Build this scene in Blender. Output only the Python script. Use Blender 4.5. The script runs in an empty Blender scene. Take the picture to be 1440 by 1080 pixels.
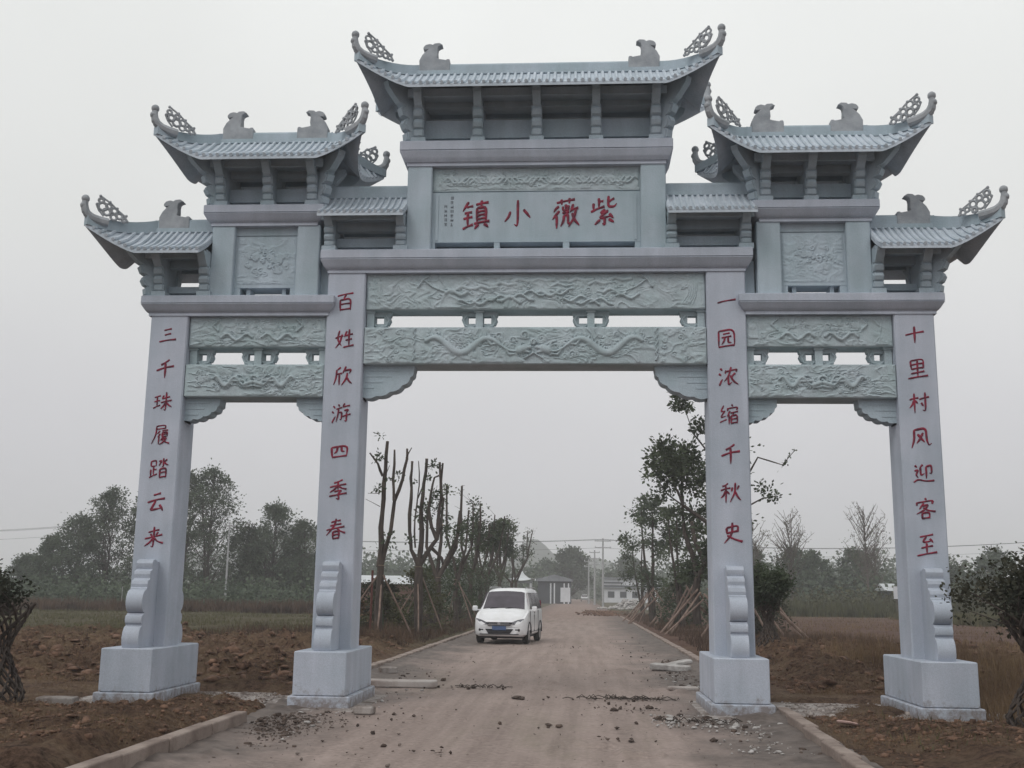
import bpy, math, random
import numpy as np
from mathutils import Vector, Matrix

R = math.radians
SC = bpy.context.scene
COL = SC.collection

# ---------------------------------------------------------------- camera
CAM = (0.7014, -16.199, 1.60)
F_PX, PITCH, ROLL, YAW = 1531.85, 0.18972, 0.01329, 0.06382
cd = bpy.data.cameras.new('camera')
cam = bpy.data.objects.new('camera', cd)
COL.objects.link(cam)
_X0 = Vector((math.cos(YAW), math.sin(YAW), 0)); _Y0 = Vector((-math.sin(YAW), math.cos(YAW), 0)); _Z = Vector((0, 0, 1))
_F = _Y0 * math.cos(PITCH) + _Z * math.sin(PITCH)
_U = -_Y0 * math.sin(PITCH) + _Z * math.cos(PITCH)
_r = _X0 * math.cos(ROLL) + _U * math.sin(ROLL)
_u = -_X0 * math.sin(ROLL) + _U * math.cos(ROLL)
M = Matrix((_r, _u, -_F)).transposed().to_4x4(); M.translation = Vector(CAM)
cam.matrix_world = M
cd.sensor_width = 36.0; cd.lens = 36.0 * F_PX / 1440.0
cd.clip_start = 0.1; cd.clip_end = 6000
SC.camera = cam
SC.cycles.max_bounces = 8; SC.cycles.volume_bounces = 2; SC.cycles.transparent_max_bounces = 8

# ---------------------------------------------------------------- overcast daylight
SUN_EL, SUN_AZ = R(48), R(215)       # behind the camera, to the left, veiled by cloud
w = bpy.data.worlds.new('World'); SC.world = w; w.use_nodes = True
nt = w.node_tree; nt.nodes.clear()
def wn(t, **k):
    n = nt.nodes.new(t)
    for a, b in k.items(): setattr(n, a, b)
    return n
out = wn('ShaderNodeOutputWorld'); bg = wn('ShaderNodeBackground'); bg.inputs['Strength'].default_value = 0.1
sky = wn('ShaderNodeTexSky', sky_type='NISHITA'); sky.sun_disc = False
sky.sun_elevation = SUN_EL; sky.sun_rotation = SUN_AZ; sky.dust_density = 6.0; sky.air_density = 1.4
hsv = wn('ShaderNodeHueSaturation'); hsv.inputs['Saturation'].default_value = 0.12
tc = wn('ShaderNodeTexCoord'); sep = wn('ShaderNodeSeparateXYZ')
ramp = wn('ShaderNodeValToRGB'); cr = ramp.color_ramp
cr.elements[0].position = 0.0; cr.elements[0].color = (0.60, 0.595, 0.64, 1)
cr.elements[1].position = 1.0; cr.elements[1].color = (0.86, 0.88, 0.865, 1)
for p, c in ((0.06, (0.62, 0.615, 0.655, 1)), (0.16, (0.64, 0.638, 0.665, 1)), (0.30, (0.71, 0.72, 0.71, 1)), (0.50, (0.80, 0.815, 0.80, 1))):
    e = cr.elements.new(p); e.color = c
ns = wn('ShaderNodeTexNoise'); ns.inputs['Scale'].default_value = 1.6; ns.inputs['Detail'].default_value = 3
mr = wn('ShaderNodeMapRange'); mr.inputs['From Min'].default_value = 0.25; mr.inputs['From Max'].default_value = 0.75
mr.inputs['To Min'].default_value = 9.5; mr.inputs['To Max'].default_value = 12.1
scl = wn('ShaderNodeVectorMath', operation='SCALE')
mix = wn('ShaderNodeMix', data_type='RGBA'); mix.inputs[0].default_value = 0.86
L = nt.links.new
L(tc.outputs['Generated'], sep.inputs[0]); L(sep.outputs['Z'], ramp.inputs[0])
L(tc.outputs['Generated'], ns.inputs['Vector']); L(ns.outputs['Fac'], mr.inputs['Value'])
L(ramp.outputs['Color'], scl.inputs[0]); L(mr.outputs[0], scl.inputs['Scale'])
L(sky.outputs[0], hsv.inputs['Color']); L(hsv.outputs[0], mix.inputs[6]); L(scl.outputs[0], mix.inputs[7])
L(mix.outputs[2], bg.inputs['Color']); L(bg.outputs[0], out.inputs['Surface'])
sd = bpy.data.lights.new('sun', 'SUN'); sd.energy = 0.75; sd.angle = R(25); sd.color = (1.0, 0.97, 0.93)
so = bpy.data.objects.new('sun', sd); COL.objects.link(so)
_dir = Vector((math.sin(SUN_AZ) * math.cos(SUN_EL), math.cos(SUN_AZ) * math.cos(SUN_EL), math.sin(SUN_EL)))
so.rotation_euler = (-_dir).to_track_quat('-Z', 'Y').to_euler(); so.location = (0, -10, 30)
vs = SC.view_settings
vs.view_transform = 'Standard'; vs.look = 'None'; vs.exposure = 0.13; vs.gamma = 1.0; vs.use_curve_mapping = False

# ---------------------------------------------------------------- materials
def mat(name, base, rough=0.85, var=0.15, scale=4.0, detail=6.0, bump=0.0, bscale=40.0, col2=None, lo=0.35, hi=0.65, metallic=0.0, spec=0.3, stretch=None, fine=0.0, fscale=120.0, translucent=0.0, weather=False):
    m = bpy.data.materials.new(name); m.use_nodes = True; t = m.node_tree; t.nodes.clear()
    N = lambda k: t.nodes.new(k); K = t.links.new
    o = N('ShaderNodeOutputMaterial'); b = N('ShaderNodeBsdfPrincipled')
    b.inputs['Roughness'].default_value = rough; b.inputs['Metallic'].default_value = metallic
    b.inputs['Specular IOR Level'].default_value = spec
    tcn = N('ShaderNodeTexCoord'); vec = tcn.outputs['Object']
    if stretch:
        mp = N('ShaderNodeMapping'); mp.inputs['Scale'].default_value = stretch; K(vec, mp.inputs[0]); vec = mp.outputs[0]
    n1 = N('ShaderNodeTexNoise'); n1.inputs['Scale'].default_value = scale; n1.inputs['Detail'].default_value = detail; n1.inputs['Roughness'].default_value = 0.6
    K(vec, n1.inputs['Vector'])
    r = N('ShaderNodeValToRGB'); c = r.color_ramp
    if col2 is None: col2 = tuple(x * (1 - var) for x in base); base_hi = tuple(min(1, x * (1 + var)) for x in base)
    else: base_hi = base
    c.elements[0].position = lo; c.elements[0].color = (*col2, 1); c.elements[1].position = hi; c.elements[1].color = (*base_hi, 1)
    K(n1.outputs['Fac'], r.inputs[0]); colr = r.outputs[0]
    if fine > 0:
        n2 = N('ShaderNodeTexNoise'); n2.inputs['Scale'].default_value = fscale; n2.inputs['Detail'].default_value = 3
        K(tcn.outputs['Object'], n2.inputs['Vector'])
        m2 = N('ShaderNodeMapRange'); m2.inputs['From Min'].default_value = 0.3; m2.inputs['From Max'].default_value = 0.7
        m2.inputs['To Min'].default_value = 1 - fine; m2.inputs['To Max'].default_value = 1 + fine
        K(n2.outputs['Fac'], m2.inputs['Value'])
        sc = N('ShaderNodeVectorMath'); sc.operation = 'SCALE'; K(colr, sc.inputs[0]); K(m2.outputs[0], sc.inputs['Scale']); colr = sc.outputs[0]
    if weather:                       # rain streaks down the faces and mud splashed on the feet
        mp2 = N('ShaderNodeMapping'); mp2.inputs['Scale'].default_value = (3.0, 3.0, 0.35); K(tcn.outputs['Object'], mp2.inputs[0])
        n4 = N('ShaderNodeTexNoise'); n4.inputs['Scale'].default_value = 1.6; n4.inputs['Detail'].default_value = 6; K(mp2.outputs[0], n4.inputs['Vector'])
        m4 = N('ShaderNodeMapRange'); m4.inputs['From Min'].default_value = 0.38; m4.inputs['From Max'].default_value = 0.62; m4.inputs['To Min'].default_value = 0.93; m4.inputs['To Max'].default_value = 1.04
        K(n4.outputs['Fac'], m4.inputs['Value']); s4 = N('ShaderNodeVectorMath'); s4.operation = 'SCALE'; K(colr, s4.inputs[0]); K(m4.outputs[0], s4.inputs['Scale']); colr = s4.outputs[0]
        n5 = N('ShaderNodeTexNoise'); n5.inputs['Scale'].default_value = 9.0; n5.inputs['Detail'].default_value = 8; n5.inputs['Roughness'].default_value = 0.7; K(tcn.outputs['Object'], n5.inputs['Vector'])
        sx = N('ShaderNodeSeparateXYZ'); K(tcn.outputs['Object'], sx.inputs[0])
        ma = N('ShaderNodeMath'); ma.operation = 'MULTIPLY_ADD'; K(n5.outputs['Fac'], ma.inputs[0]); ma.inputs[1].default_value = -0.9; K(sx.outputs['Z'], ma.inputs[2])
        m5 = N('ShaderNodeMapRange'); m5.inputs['From Min'].default_value = -0.42; m5.inputs['From Max'].default_value = -0.22; m5.inputs['To Min'].default_value = 0.75; m5.inputs['To Max'].default_value = 0.0
        K(ma.outputs[0], m5.inputs['Value']); mm = N('ShaderNodeMix'); mm.data_type = 'RGBA'; K(m5.outputs[0], mm.inputs[0]); K(colr, mm.inputs[6]); mm.inputs[7].default_value = (0.16, 0.12, 0.10, 1); colr = mm.outputs[2]
    K(colr, b.inputs['Base Color'])
    if bump > 0:
        n3 = N('ShaderNodeTexNoise'); n3.inputs['Scale'].default_value = bscale; n3.inputs['Detail'].default_value = 5
        K(vec, n3.inputs['Vector'])
        bp = N('ShaderNodeBump'); bp.inputs['Strength'].default_value = bump; bp.inputs['Distance'].default_value = 0.02
        K(n3.outputs['Fac'], bp.inputs['Height']); K(bp.outputs[0], b.inputs['Normal'])
    if translucent > 0:
        tr = N('ShaderNodeBsdfTranslucent'); K(colr, tr.inputs['Color'])
        mx = N('ShaderNodeMixShader'); mx.inputs[0].default_value = translucent
        K(b.outputs[0], mx.inputs[1]); K(tr.outputs[0], mx.inputs[2]); K(mx.outputs[0], o.inputs[0])
    else: K(b.outputs[0], o.inputs[0])
    return m

STONE = mat('pale_granite', (0.455, 0.485, 0.56), 0.8, scale=1.3, col2=(0.365, 0.41, 0.475), lo=0.3, hi=0.7, bump=0.15, bscale=60, fine=0.12, fscale=90, weather=True)
STONE_B = mat('blue_grey_granite', (0.40, 0.465, 0.525), 0.82, scale=1.6, col2=(0.315, 0.395, 0.435), lo=0.3, hi=0.7, bump=0.18, bscale=50, fine=0.12, fscale=90, weather=True)
CARVE = mat('carved_granite', (0.425, 0.485, 0.525), 0.85, scale=2.4, col2=(0.33, 0.41, 0.43), lo=0.3, hi=0.72, bump=0.3, bscale=70, fine=0.12, fscale=80, weather=True)
ROOF = mat('roof_granite', (0.53, 0.585, 0.65), 0.8, scale=3.0, col2=(0.38, 0.44, 0.49), lo=0.3, hi=0.7, bump=0.2, bscale=70, fine=0.12, fscale=60)
ORN = mat('ornament_granite', (0.36, 0.38, 0.405), 0.85, scale=5.0, col2=(0.25, 0.27, 0.29), bump=0.25, bscale=60, fine=0.12)
RED = mat('red_paint', (0.26, 0.020, 0.050), 0.6, scale=16.0, col2=(0.085, 0.012, 0.028), lo=0.38, hi=0.62)
INK = mat('dark_engraving', (0.13, 0.15, 0.17), 0.8, scale=10)
# ---------------------------------------------------------------- mesh helpers
class MB:
    def __init__(s): s.v = []; s.f = []
    def add(s, vs, fs):
        b = len(s.v); s.v.extend([tuple(map(float, p)) for p in vs]); s.f.extend([tuple(b + i for i in f) for f in fs]); return s
    def box(s, x0, x1, y0, y1, z0, z1):
        return s.add([(x0,y0,z0),(x1,y0,z0),(x1,y1,z0),(x0,y1,z0),(x0,y0,z1),(x1,y0,z1),(x1,y1,z1),(x0,y1,z1)],
                     [(0,3,2,1),(4,5,6,7),(0,1,5,4),(1,2,6,5),(2,3,7,6),(3,0,4,7)])
    def bbox(s, x0, x1, y0, y1, z0, z1, b=0.012):      # box with chamfered vertical and horizontal edges (lofted)
        return s.loft(x0, x1, y0, y1, [(z0, b), (z0 + b, 0), (z1 - b, 0), (z1, b)])
    def loft(s, x0, x1, y0, y1, prof, ch=0.008):       # rectangle loops, inset by profile (z, inset), corners chamfered
        n = 8; vs = []
        for z, i in prof:
            a, b, c, d = x0 + i, x1 - i, y0 + i, y1 - i; k = ch
            vs += [(a+k,c,z),(b-k,c,z),(b,c+k,z),(b,d-k,z),(b-k,d,z),(a+k,d,z),(a,d-k,z),(a,c+k,z)]
        fs = [tuple(range(n))[::-1]]
        for j in range(len(prof) - 1):
            for i in range(n):
                fs.append((j*n+i, j*n+(i+1)%n, (j+1)*n+(i+1)%n, (j+1)*n+i))
        fs.append(tuple((len(prof)-1)*n + i for i in range(n)))
        return s.add(vs, fs)
    def prism(s, poly, a, b, axis='y', fr=None):       # polygon extruded along axis a..b ; poly in the other two
        n = len(poly)
        def P(p, t):
            if fr: return fr(p[0], p[1], t)
            if axis == 'y': return (p[0], t, p[1])
            if axis == 'x': return (t, p[0], p[1])
            return (p[0], p[1], t)
        vs = [P(p, a) for p in poly] + [P(p, b) for p in poly]
        fs = [tuple(range(n)), tuple(range(2*n-1, n-1, -1))] + [(i, i+n, (i+1)%n+n, (i+1)%n) for i in range(n)]
        return s.add(vs, fs)
    def tube(s, pts, rad, n=6, cap=True, flat=None):
        pts = [Vector(p) for p in pts]
        if not hasattr(rad, '__len__'): rad = [rad] * len(pts)
        vs = []; up = Vector((0.13, 0.21, 0.97)); prev = None
        for i, p in enumerate(pts):
            d = (pts[min(i+1, len(pts)-1)] - pts[max(i-1, 0)])
            if d.length < 1e-9: d = Vector((0,0,1))
            d.normalize()
            if prev is None:
                a = d.cross(up)
                if a.length < 1e-3: a = d.cross(Vector((1,0,0)))
            else: a = prev - d * prev.dot(d)
            if a.length < 1e-6: a = d.orthogonal()
            a.normalize(); prev = a.copy(); b = d.cross(a)
            for k in range(n):
                t = 2*math.pi*k/n; q = p + (a*math.cos(t) + b*math.sin(t)) * rad[i]; vs.append(tuple(q))
        fs = []
        for i in range(len(pts)-1):
            for k in range(n): fs.append((i*n+k, i*n+(k+1)%n, (i+1)*n+(k+1)%n, (i+1)*n+k))
        if cap: fs.append(tuple(range(n))[::-1]); fs.append(tuple((len(pts)-1)*n+k for k in range(n)))
        return s.add(vs, fs)
    def ball(s, c, r, n=10, m=7, sx=1, sy=1, sz=1):
        vs = []; fs = []
        for j in range(m+1):
            th = math.pi*j/m
            for i in range(n):
                ph = 2*math.pi*i/n; vs.append((c[0]+r*sx*math.sin(th)*math.cos(ph), c[1]+r*sy*math.sin(th)*math.sin(ph), c[2]+r*sz*math.cos(th)))
        for j in range(m):
            for i in range(n): fs.append((j*n+i, (j+1)*n+i, (j+1)*n+(i+1)%n, j*n+(i+1)%n))
        return s.add(vs, fs)
    def lathe(s, prof, c=(0,0,0), n=16, axis='z', ):
        vs = []; fs = []
        for r, z in prof:
            for i in range(n):
                t = 2*math.pi*i/n
                if axis == 'z': vs.append((c[0]+r*math.cos(t), c[1]+r*math.sin(t), c[2]+z))
                else: vs.append((c[0]+z, c[1]+r*math.cos(t), c[2]+r*math.sin(t)))
        for j in range(len(prof)-1):
            for i in range(n): fs.append((j*n+i, j*n+(i+1)%n, (j+1)*n+(i+1)%n, (j+1)*n+i))
        fs.append(tuple(range(n))[::-1]); fs.append(tuple((len(prof)-1)*n+i for i in range(n)))
        return s.add(vs, fs)
    def build(s, name, m, parent=None, smooth=False, loc=None, label=None, kind=None):
        me = bpy.data.meshes.new(name); me.from_pydata(s.v, [], s.f); me.update()
        return link(name, me, m, parent, smooth, loc, label, kind)
def link(name, me, m, parent=None, smooth=False, loc=None, label=None, kind=None):
    if not isinstance(m, (list, tuple)): m = [m]
    for q in m:
        if q: me.materials.append(q)
    if smooth:
        me.polygons.foreach_set('use_smooth', [True]*len(me.polygons))
        try: me.set_sharp_from_angle(angle=R(40))
        except Exception: pass
    o = bpy.data.objects.new(name, me); COL.objects.link(o)
    if parent: o.parent = parent
    if loc: o.location = loc
    if label: o['label'] = label
    if kind: o['kind'] = kind
    return o
def fast(name, V, Fq, m, parent=None, smooth=False, loc=None, kind=None, k=4):      # numpy arrays
    me = bpy.data.meshes.new(name); V = np.asarray(V, np.float32); Fq = np.asarray(Fq, np.int32)
    me.vertices.add(len(V)); me.vertices.foreach_set('co', V.ravel())
    me.loops.add(Fq.size); me.loops.foreach_set('vertex_index', Fq.ravel())
    me.polygons.add(len(Fq)); me.polygons.foreach_set('loop_start', np.arange(0, Fq.size, k, dtype=np.int32))
    me.update(calc_edges=True); me.validate()
    return link(name, me, m, parent, smooth, loc, None, kind)
def tag(o, label=None, cat=None, group=None, kind=None):
    if label: o['label'] = label
    if cat: o['category'] = cat
    if group: o['group'] = group
    if kind: o['kind'] = kind
    return o
def empty(name, loc, rz=0, label=None, cat=None, group=None):
    o = bpy.data.objects.new(name, None); COL.objects.link(o); o.empty_display_size = 0.2
    o.location = loc; o.rotation_euler = (0, 0, rz); return tag(o, label, cat, group)
def hsh(i, j, s=0):
    n = (i.astype(np.int64) * 374761393 + j.astype(np.int64) * 668265263 + s * 974711) & 0xffffffff
    n = ((n ^ (n >> 13)) * 1274126177) & 0xffffffff
    return ((n ^ (n >> 16)) & 0xffff) / 65535.0
def vnoise(x, y, s=0):
    i = np.floor(x); j = np.floor(y); fx = x - i; fy = y - j; fx = fx*fx*(3-2*fx); fy = fy*fy*(3-2*fy)
    a = hsh(i, j, s); b = hsh(i+1, j, s); c = hsh(i, j+1, s); d = hsh(i+1, j+1, s)
    return (a*(1-fx)+b*fx)*(1-fy) + (c*(1-fx)+d*fx)*fy
def fbm(x, y, s=0, o=4):
    t = 0; a = 0.5; q = 0
    for k in range(o): t = t + a*vnoise(x*2**k, y*2**k, s+k); q += a; a *= 0.5
    return t/q
def sstep(a, b, x): t = np.clip((x-a)/(b-a), 0, 1); return t*t*(3-2*t)
# ---------------------------------------------------------------- ground, road, kerbs
def gspace(lo, hi, fine_lo, fine_hi, d, g=1.12):
    a = list(np.arange(fine_lo, fine_hi + d/2, d)); s = d; x = a[-1]
    while x < hi: s *= g; x += s; a.append(min(x, hi))
    s = d; x = a[0]; pre = []
    while x > lo: s *= g; x -= s; pre.append(max(x, lo))
    return np.array(pre[::-1] + a)
KX = 3.42                                       # inner face of the kerbs
def soil(x, y):
    kx = KX - 0.22*sstep(-0.6, -1.5, y) if False else KX - 0.22*(1 - sstep(-1.6, -0.9, y))
    side = sstep(kx + 0.1, kx + 0.30, np.abs(x))
    near = 1 - sstep(22, 45, y)
    rough = sstep(0.36, 0.60, fbm(x*0.33, y*0.33, 11, 3)) * near
    cl = np.abs(fbm(x*1.5, y*1.5, 3, 5) - 0.5) * 2 + 0.5*np.abs(fbm(x*4.5, y*4.5, 13, 4)-0.5)*2 + 0.22*vnoise(x*9, y*9, 14)
    cl2 = fbm(x*3.4, y*3.4, 8, 3) ** 1.5
    h = 0.05 + 0.07*fbm(x*0.25, y*0.25, 5, 3)
    backL = sstep(1.2, 2.6, y) * (1 - sstep(13, 22, y)) * sstep(3.7, 4.6, -x)
    backR = sstep(1.6, 3.0, y) * (1 - sstep(13, 22, y)) * sstep(4.0, 5.2, x)
    h = h + (backL + backR) * (0.36*cl + 0.20*cl2 + 0.20*fbm(x*0.6, y*0.45, 21, 3) - 0.08)
    fl = sstep(3.40, 3.8, -x) * (1 - sstep(-2.6, -1.7, y) * sstep(4.6, 5.2, -x)) * (1 - sstep(-1.75, -1.30, y))
    h = h + fl * (0.0 + 0.035*(1-sstep(-2.6, -1.9, y)) + 0.11*cl + 0.09*cl2)
    fr = sstep(3.9, 4.6, x) * (1 - sstep(-1.7, -1.0, y))
    h = h + fr * (0.02 + 0.05*(1-sstep(-3.0, -1.9, y)) + 0.11*cl + 0.09*cl2)
    h = h + 0.10*rough*cl
    h = h * (1 - 0.72*sstep(-3.6, -1.9, y)*(1 - sstep(-1.3, -0.9, y))*sstep(4.3, 4.9, np.abs(x)))
    foot = sstep(-1.5, -1.2, y) * (1 - sstep(1.0, 1.5, y)) * (1 - sstep(6.6, 7.2, np.abs(x)))
    h = h*(1 - foot) + foot*(-0.03 + 0.10*sstep(0.50, 0.72, fbm(x*1.3, y*1.3, 31, 4)))
    far = sstep(60, 160, y) + sstep(60, 160, np.abs(x)); h = h + 0.3*np.clip(far, 0, 1)*(fbm(x*0.01, y*0.01, 9, 2) - 0.5)
    return h*side + (-0.06)*(1 - side)
gx = gspace(-1500, 1500, -13, 13, 0.085); gy = gspace(-60, 2000, -7.5, 15, 0.085, 1.045)
X, Y = np.meshgrid(gx, gy); Z = soil(X, Y)
nx, ny = len(gx), len(gy)
idx = np.arange(nx*ny).reshape(ny, nx)
Q = np.stack([idx[:-1,:-1], idx[:-1,1:], idx[1:,1:], idx[1:,:-1]], -1).reshape(-1, 4)

def ground_mat():
    m = bpy.data.materials.new('field_soil'); m.use_nodes = True; t = m.node_tree; t.nodes.clear()
    N = lambda k, **a: (lambda n: ([setattr(n, x, y) for x, y in a.items()], n)[1])(t.nodes.new(k)); K = t.links.new
    o = N('ShaderNodeOutputMaterial'); b = N('ShaderNodeBsdfPrincipled'); b.inputs['Roughness'].default_value = 0.95; b.inputs['Specular IOR Level'].default_value = 0.15
    tcn = N('ShaderNodeTexCoord'); P = tcn.outputs['Object']; sp = N('ShaderNodeSeparateXYZ'); K(P, sp.inputs[0])
    def noise(s, d=6, rough=0.6):
        n = N('ShaderNodeTexNoise'); n.inputs['Scale'].default_value = s; n.inputs['Detail'].default_value = d; n.inputs['Roughness'].default_value = rough; K(P, n.inputs['Vector']); return n.outputs['Fac']
    def rp(f, a, ca, bb, cb):
        r = N('ShaderNodeValToRGB'); r.color_ramp.elements[0].position = a; r.color_ramp.elements[0].color = (*ca, 1)
        r.color_ramp.elements[1].position = bb; r.color_ramp.elements[1].color = (*cb, 1); K(f, r.inputs[0]); return r.outputs[0]
    def mr(f, a, bb, c=0, d=1):
        n = N('ShaderNodeMapRange'); n.inputs['From Min'].default_value = a; n.inputs['From Max'].default_value = bb; n.inputs['To Min'].default_value = c; n.inputs['To Max'].default_value = d; K(f, n.inputs['Value']); return n.outputs[0]
    def mx(fac, a, bb, bt='MIX'):
        n = N('ShaderNodeMix', data_type='RGBA', blend_type=bt); K(fac, n.inputs[0]) if not isinstance(fac, float) else setattr(n.inputs[0], 'default_value', fac)
        K(a, n.inputs[6]); K(bb, n.inputs[7]); return n.outputs[2]
    def mul(a, bb):
        n = N('ShaderNodeMath', operation='MULTIPLY'); K(a, n.inputs[0]); K(bb, n.inputs[1]); return n.outputs[0]
    soilc = rp(noise(10.0, 9, 0.78), 0.36, (0.028, 0.015, 0.011), 0.64, (0.20, 0.125, 0.086))
    straw = rp(noise(16.0, 8, 0.75), 0.35, (0.105, 0.068, 0.044), 0.7, (0.29, 0.205, 0.135))
    c1 = mx(mr(noise(1.5, 9, 0.7), 0.44, 0.62), soilc, straw)
    # beyond the dug soil: flat fields, greener on the left, reddish brown on the right
    grassL = rp(noise(0.7, 8), 0.35, (0.070, 0.056, 0.034), 0.68, (0.10, 0.088, 0.050))
    fieldR = rp(noise(0.6, 8), 0.35, (0.090, 0.050, 0.040), 0.7, (0.145, 0.092, 0.070))
    side = mr(sp.outputs['X'], -2.0, 2.0); fld = mx(side, grassL, fieldR)
    wob = N('ShaderNodeMath', operation='MULTIPLY_ADD'); K(noise(0.12, 4), wob.inputs[0]); wob.inputs[1].default_value = 14.0; K(sp.outputs['Y'], wob.inputs[2])
    col = mx(mr(wob.outputs[0], 17, 26), c1, fld)
    far = rp(noise(0.05, 6), 0.35, (0.075, 0.075, 0.045), 0.7, (0.12, 0.10, 0.07))
    col = mx(mr(sp.outputs['Y'], 60, 90), col, far)
    K(col, b.inputs['Base Color'])
    bp = N('ShaderNodeBump'); bp.inputs['Strength'].default_value = 1.0; bp.inputs['Distance'].default_value = 0.09; K(noise(13, 9, 0.8), bp.inputs['Height']); K(bp.outputs[0], b.inputs['Normal'])
    K(b.outputs[0], o.inputs[0]); return m
g = fast('ground', np.stack([X, Y, Z], -1).reshape(-1, 3), Q, ground_mat(), smooth=False, kind='structure')
tag(g, 'bare brown field soil, dug over near the gate and grassy farther off')

# road: concrete under a skin of pinkish dust, exposed darker and damp at the sides
def road_mat():
    m = bpy.data.materials.new('dusty_road'); m.use_nodes = True; t = m.node_tree; t.nodes.clear()
    N = lambda k, **a: (lambda n: ([setattr(n, x, y) for x, y in a.items()], n)[1])(t.nodes.new(k)); K = t.links.new
    o = N('ShaderNodeOutputMaterial'); b = N('ShaderNodeBsdfPrincipled'); b.inputs['Specular IOR Level'].default_value = 0.25
    tcn = N('ShaderNodeTexCoord'); P0 = tcn.outputs['Object']; sp = N('ShaderNodeSeparateXYZ'); K(P0, sp.inputs[0])
    mp = N('ShaderNodeMapping'); mp.inputs['Scale'].default_value = (1, 0.3, 1); K(P0, mp.inputs[0]); P1 = mp.outputs[0]
    def noise(s, d=6, P=P0, rough=0.6):
        n = N('ShaderNodeTexNoise'); n.inputs['Scale'].default_value = s; n.inputs['Detail'].default_value = d; n.inputs['Roughness'].default_value = rough; K(P, n.inputs['Vector']); return n.outputs['Fac']
    def rp(f, a, ca, bb, cb):
        r = N('ShaderNodeValToRGB'); r.color_ramp.elements[0].position = a; r.color_ramp.elements[0].color = (*ca, 1)
        r.color_ramp.elements[1].position = bb; r.color_ramp.elements[1].color = (*cb, 1); K(f, r.inputs[0]); return r.outputs[0]
    def mr(f, a, bb, c=0, d=1):
        n = N('ShaderNodeMapRange'); n.inputs['From Min'].default_value = a; n.inputs['From Max'].default_value = bb; n.inputs['To Min'].default_value = c; n.inputs['To Max'].default_value = d; K(f, n.inputs['Value']); return n.outputs[0]
    def mx(fac, a, bb):
        n = N('ShaderNodeMix', data_type='RGBA'); K(fac, n.inputs[0]); K(a, n.inputs[6]); K(bb, n.inputs[7]); return n.outputs[2]
    def ma(op, a, c, d=None):
        n = N('ShaderNodeMath', operation=op); K(a, n.inputs[0])
        (K(c, n.inputs[1]) if not isinstance(c, (int, float)) else setattr(n.inputs[1], 'default_value', c))
        if d is not None: (K(d, n.inputs[2]) if not isinstance(d, (int, float)) else setattr(n.inputs[2], 'default_value', d))
        return n.outputs[0]
    dust = rp(noise(1.6, 8, P1), 0.33, (0.215, 0.168, 0.152), 0.68, (0.375, 0.30, 0.272))
    fine = rp(noise(18, 6), 0.35, (0.19, 0.147, 0.132), 0.7, (0.385, 0.31, 0.28))
    dust = mx(mr(noise(2.5, 4), 0.38, 0.62, 0.25, 0.9), dust, fine)
    wet = rp(noise(5, 8), 0.35, (0.072, 0.058, 0.052), 0.7, (0.165, 0.135, 0.12))
    moss = rp(noise(3, 6), 0.4, (0.14, 0.13, 0.085), 0.7, (0.22, 0.20, 0.15))
    ax = ma('ABSOLUTE', ma('ADD', sp.outputs['X'], 0.1), 0)
    e = ma('MULTIPLY_ADD', noise(0.55, 7, P0), 3.6, ma('ADD', ax, -1.8))
    edge = mr(e, 1.75, 2.95)
    col = mx(mr(noise(0.45, 5, P1), 0.56, 0.72, 0, 0.55), dust, moss)
    col = mx(edge, col, wet)
    col = mx(mr(noise(0.9, 9, P0, 0.72), 0.60, 0.70, 0, 0.6), col, wet)
    mpt = N('ShaderNodeMapping'); mpt.inputs['Scale'].default_value = (2.6, 0.10, 1); K(P0, mpt.inputs[0])
    trk = rp(noise(1.5, 5, mpt.outputs[0]), 0.42, (0.15, 0.118, 0.10), 0.60, (0.33, 0.265, 0.235))
    col = mx(mr(ma('ADD', ax, 0), 1.5, 2.4, 0.26, 0.06), col, trk)
    red = rp(noise(4, 5), 0.3, (0.13, 0.075, 0.055), 0.7, (0.21, 0.14, 0.11))
    col = mx(mr(sp.outputs['Y'], 40, 70, 0, 0.45), col, red)
    K(col, b.inputs['Base Color']); K(mr(edge, 0, 1, 0.95, 0.7), b.inputs['Roughness'])
    bp = N('ShaderNodeBump'); bp.inputs['Strength'].default_value = 0.5; bp.inputs['Distance'].default_value = 0.03; K(noise(9, 9, P0, 0.7), bp.inputs['Height']); K(bp.outputs[0], b.inputs['Normal'])
    K(b.outputs[0], o.inputs[0]); return m
rx = np.linspace(-KX - 0.06, KX + 0.06, 90); ry = gspace(-40, 620, -7, 12, 0.09, 1.03)
X, Y = np.meshgrid(rx, ry)
Z = 0.004 + 0.018*(fbm(X*0.9, Y*0.5, 2, 4)) + 0.05*np.clip(np.abs(X)-2.4, 0, 1)**2*fbm(X*2.2, Y*2.2, 4, 3) - 0.012*np.exp(-((np.abs(X)-0.85)/0.3)**2)
Z = Z + 0.05*sstep(0.70, 0.86, fbm(X*2.1, Y*1.5, 17, 3)) + 0.012*np.abs(fbm(X*5, Y*3.2, 19, 4)-0.5)*sstep(1.4, 3.0, np.abs(X))*4 - 0.012*sstep(.5, .62, fbm(X*1.6+5, Y*0.12, 23, 2))
Z = Z + sstep(2.55, 3.35, np.abs(X)+0.7*(fbm(X*1.2, Y*0.7, 29, 4)-0.5))*0.05*(0.4+np.abs(fbm(X*5, Y*5, 37, 3)-0.5)*2)
nx, ny = len(rx), len(ry); idx = np.arange(nx*ny).reshape(ny, nx)
Q = np.stack([idx[:-1,:-1], idx[:-1,1:], idx[1:,1:], idx[1:,:-1]], -1).reshape(-1, 4)
rd = fast('road', np.stack([X, Y, Z], -1).reshape(-1, 3), Q, road_mat(), smooth=True, kind='structure')
tag(rd, 'dusty unfinished road running straight through the middle arch')

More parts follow.
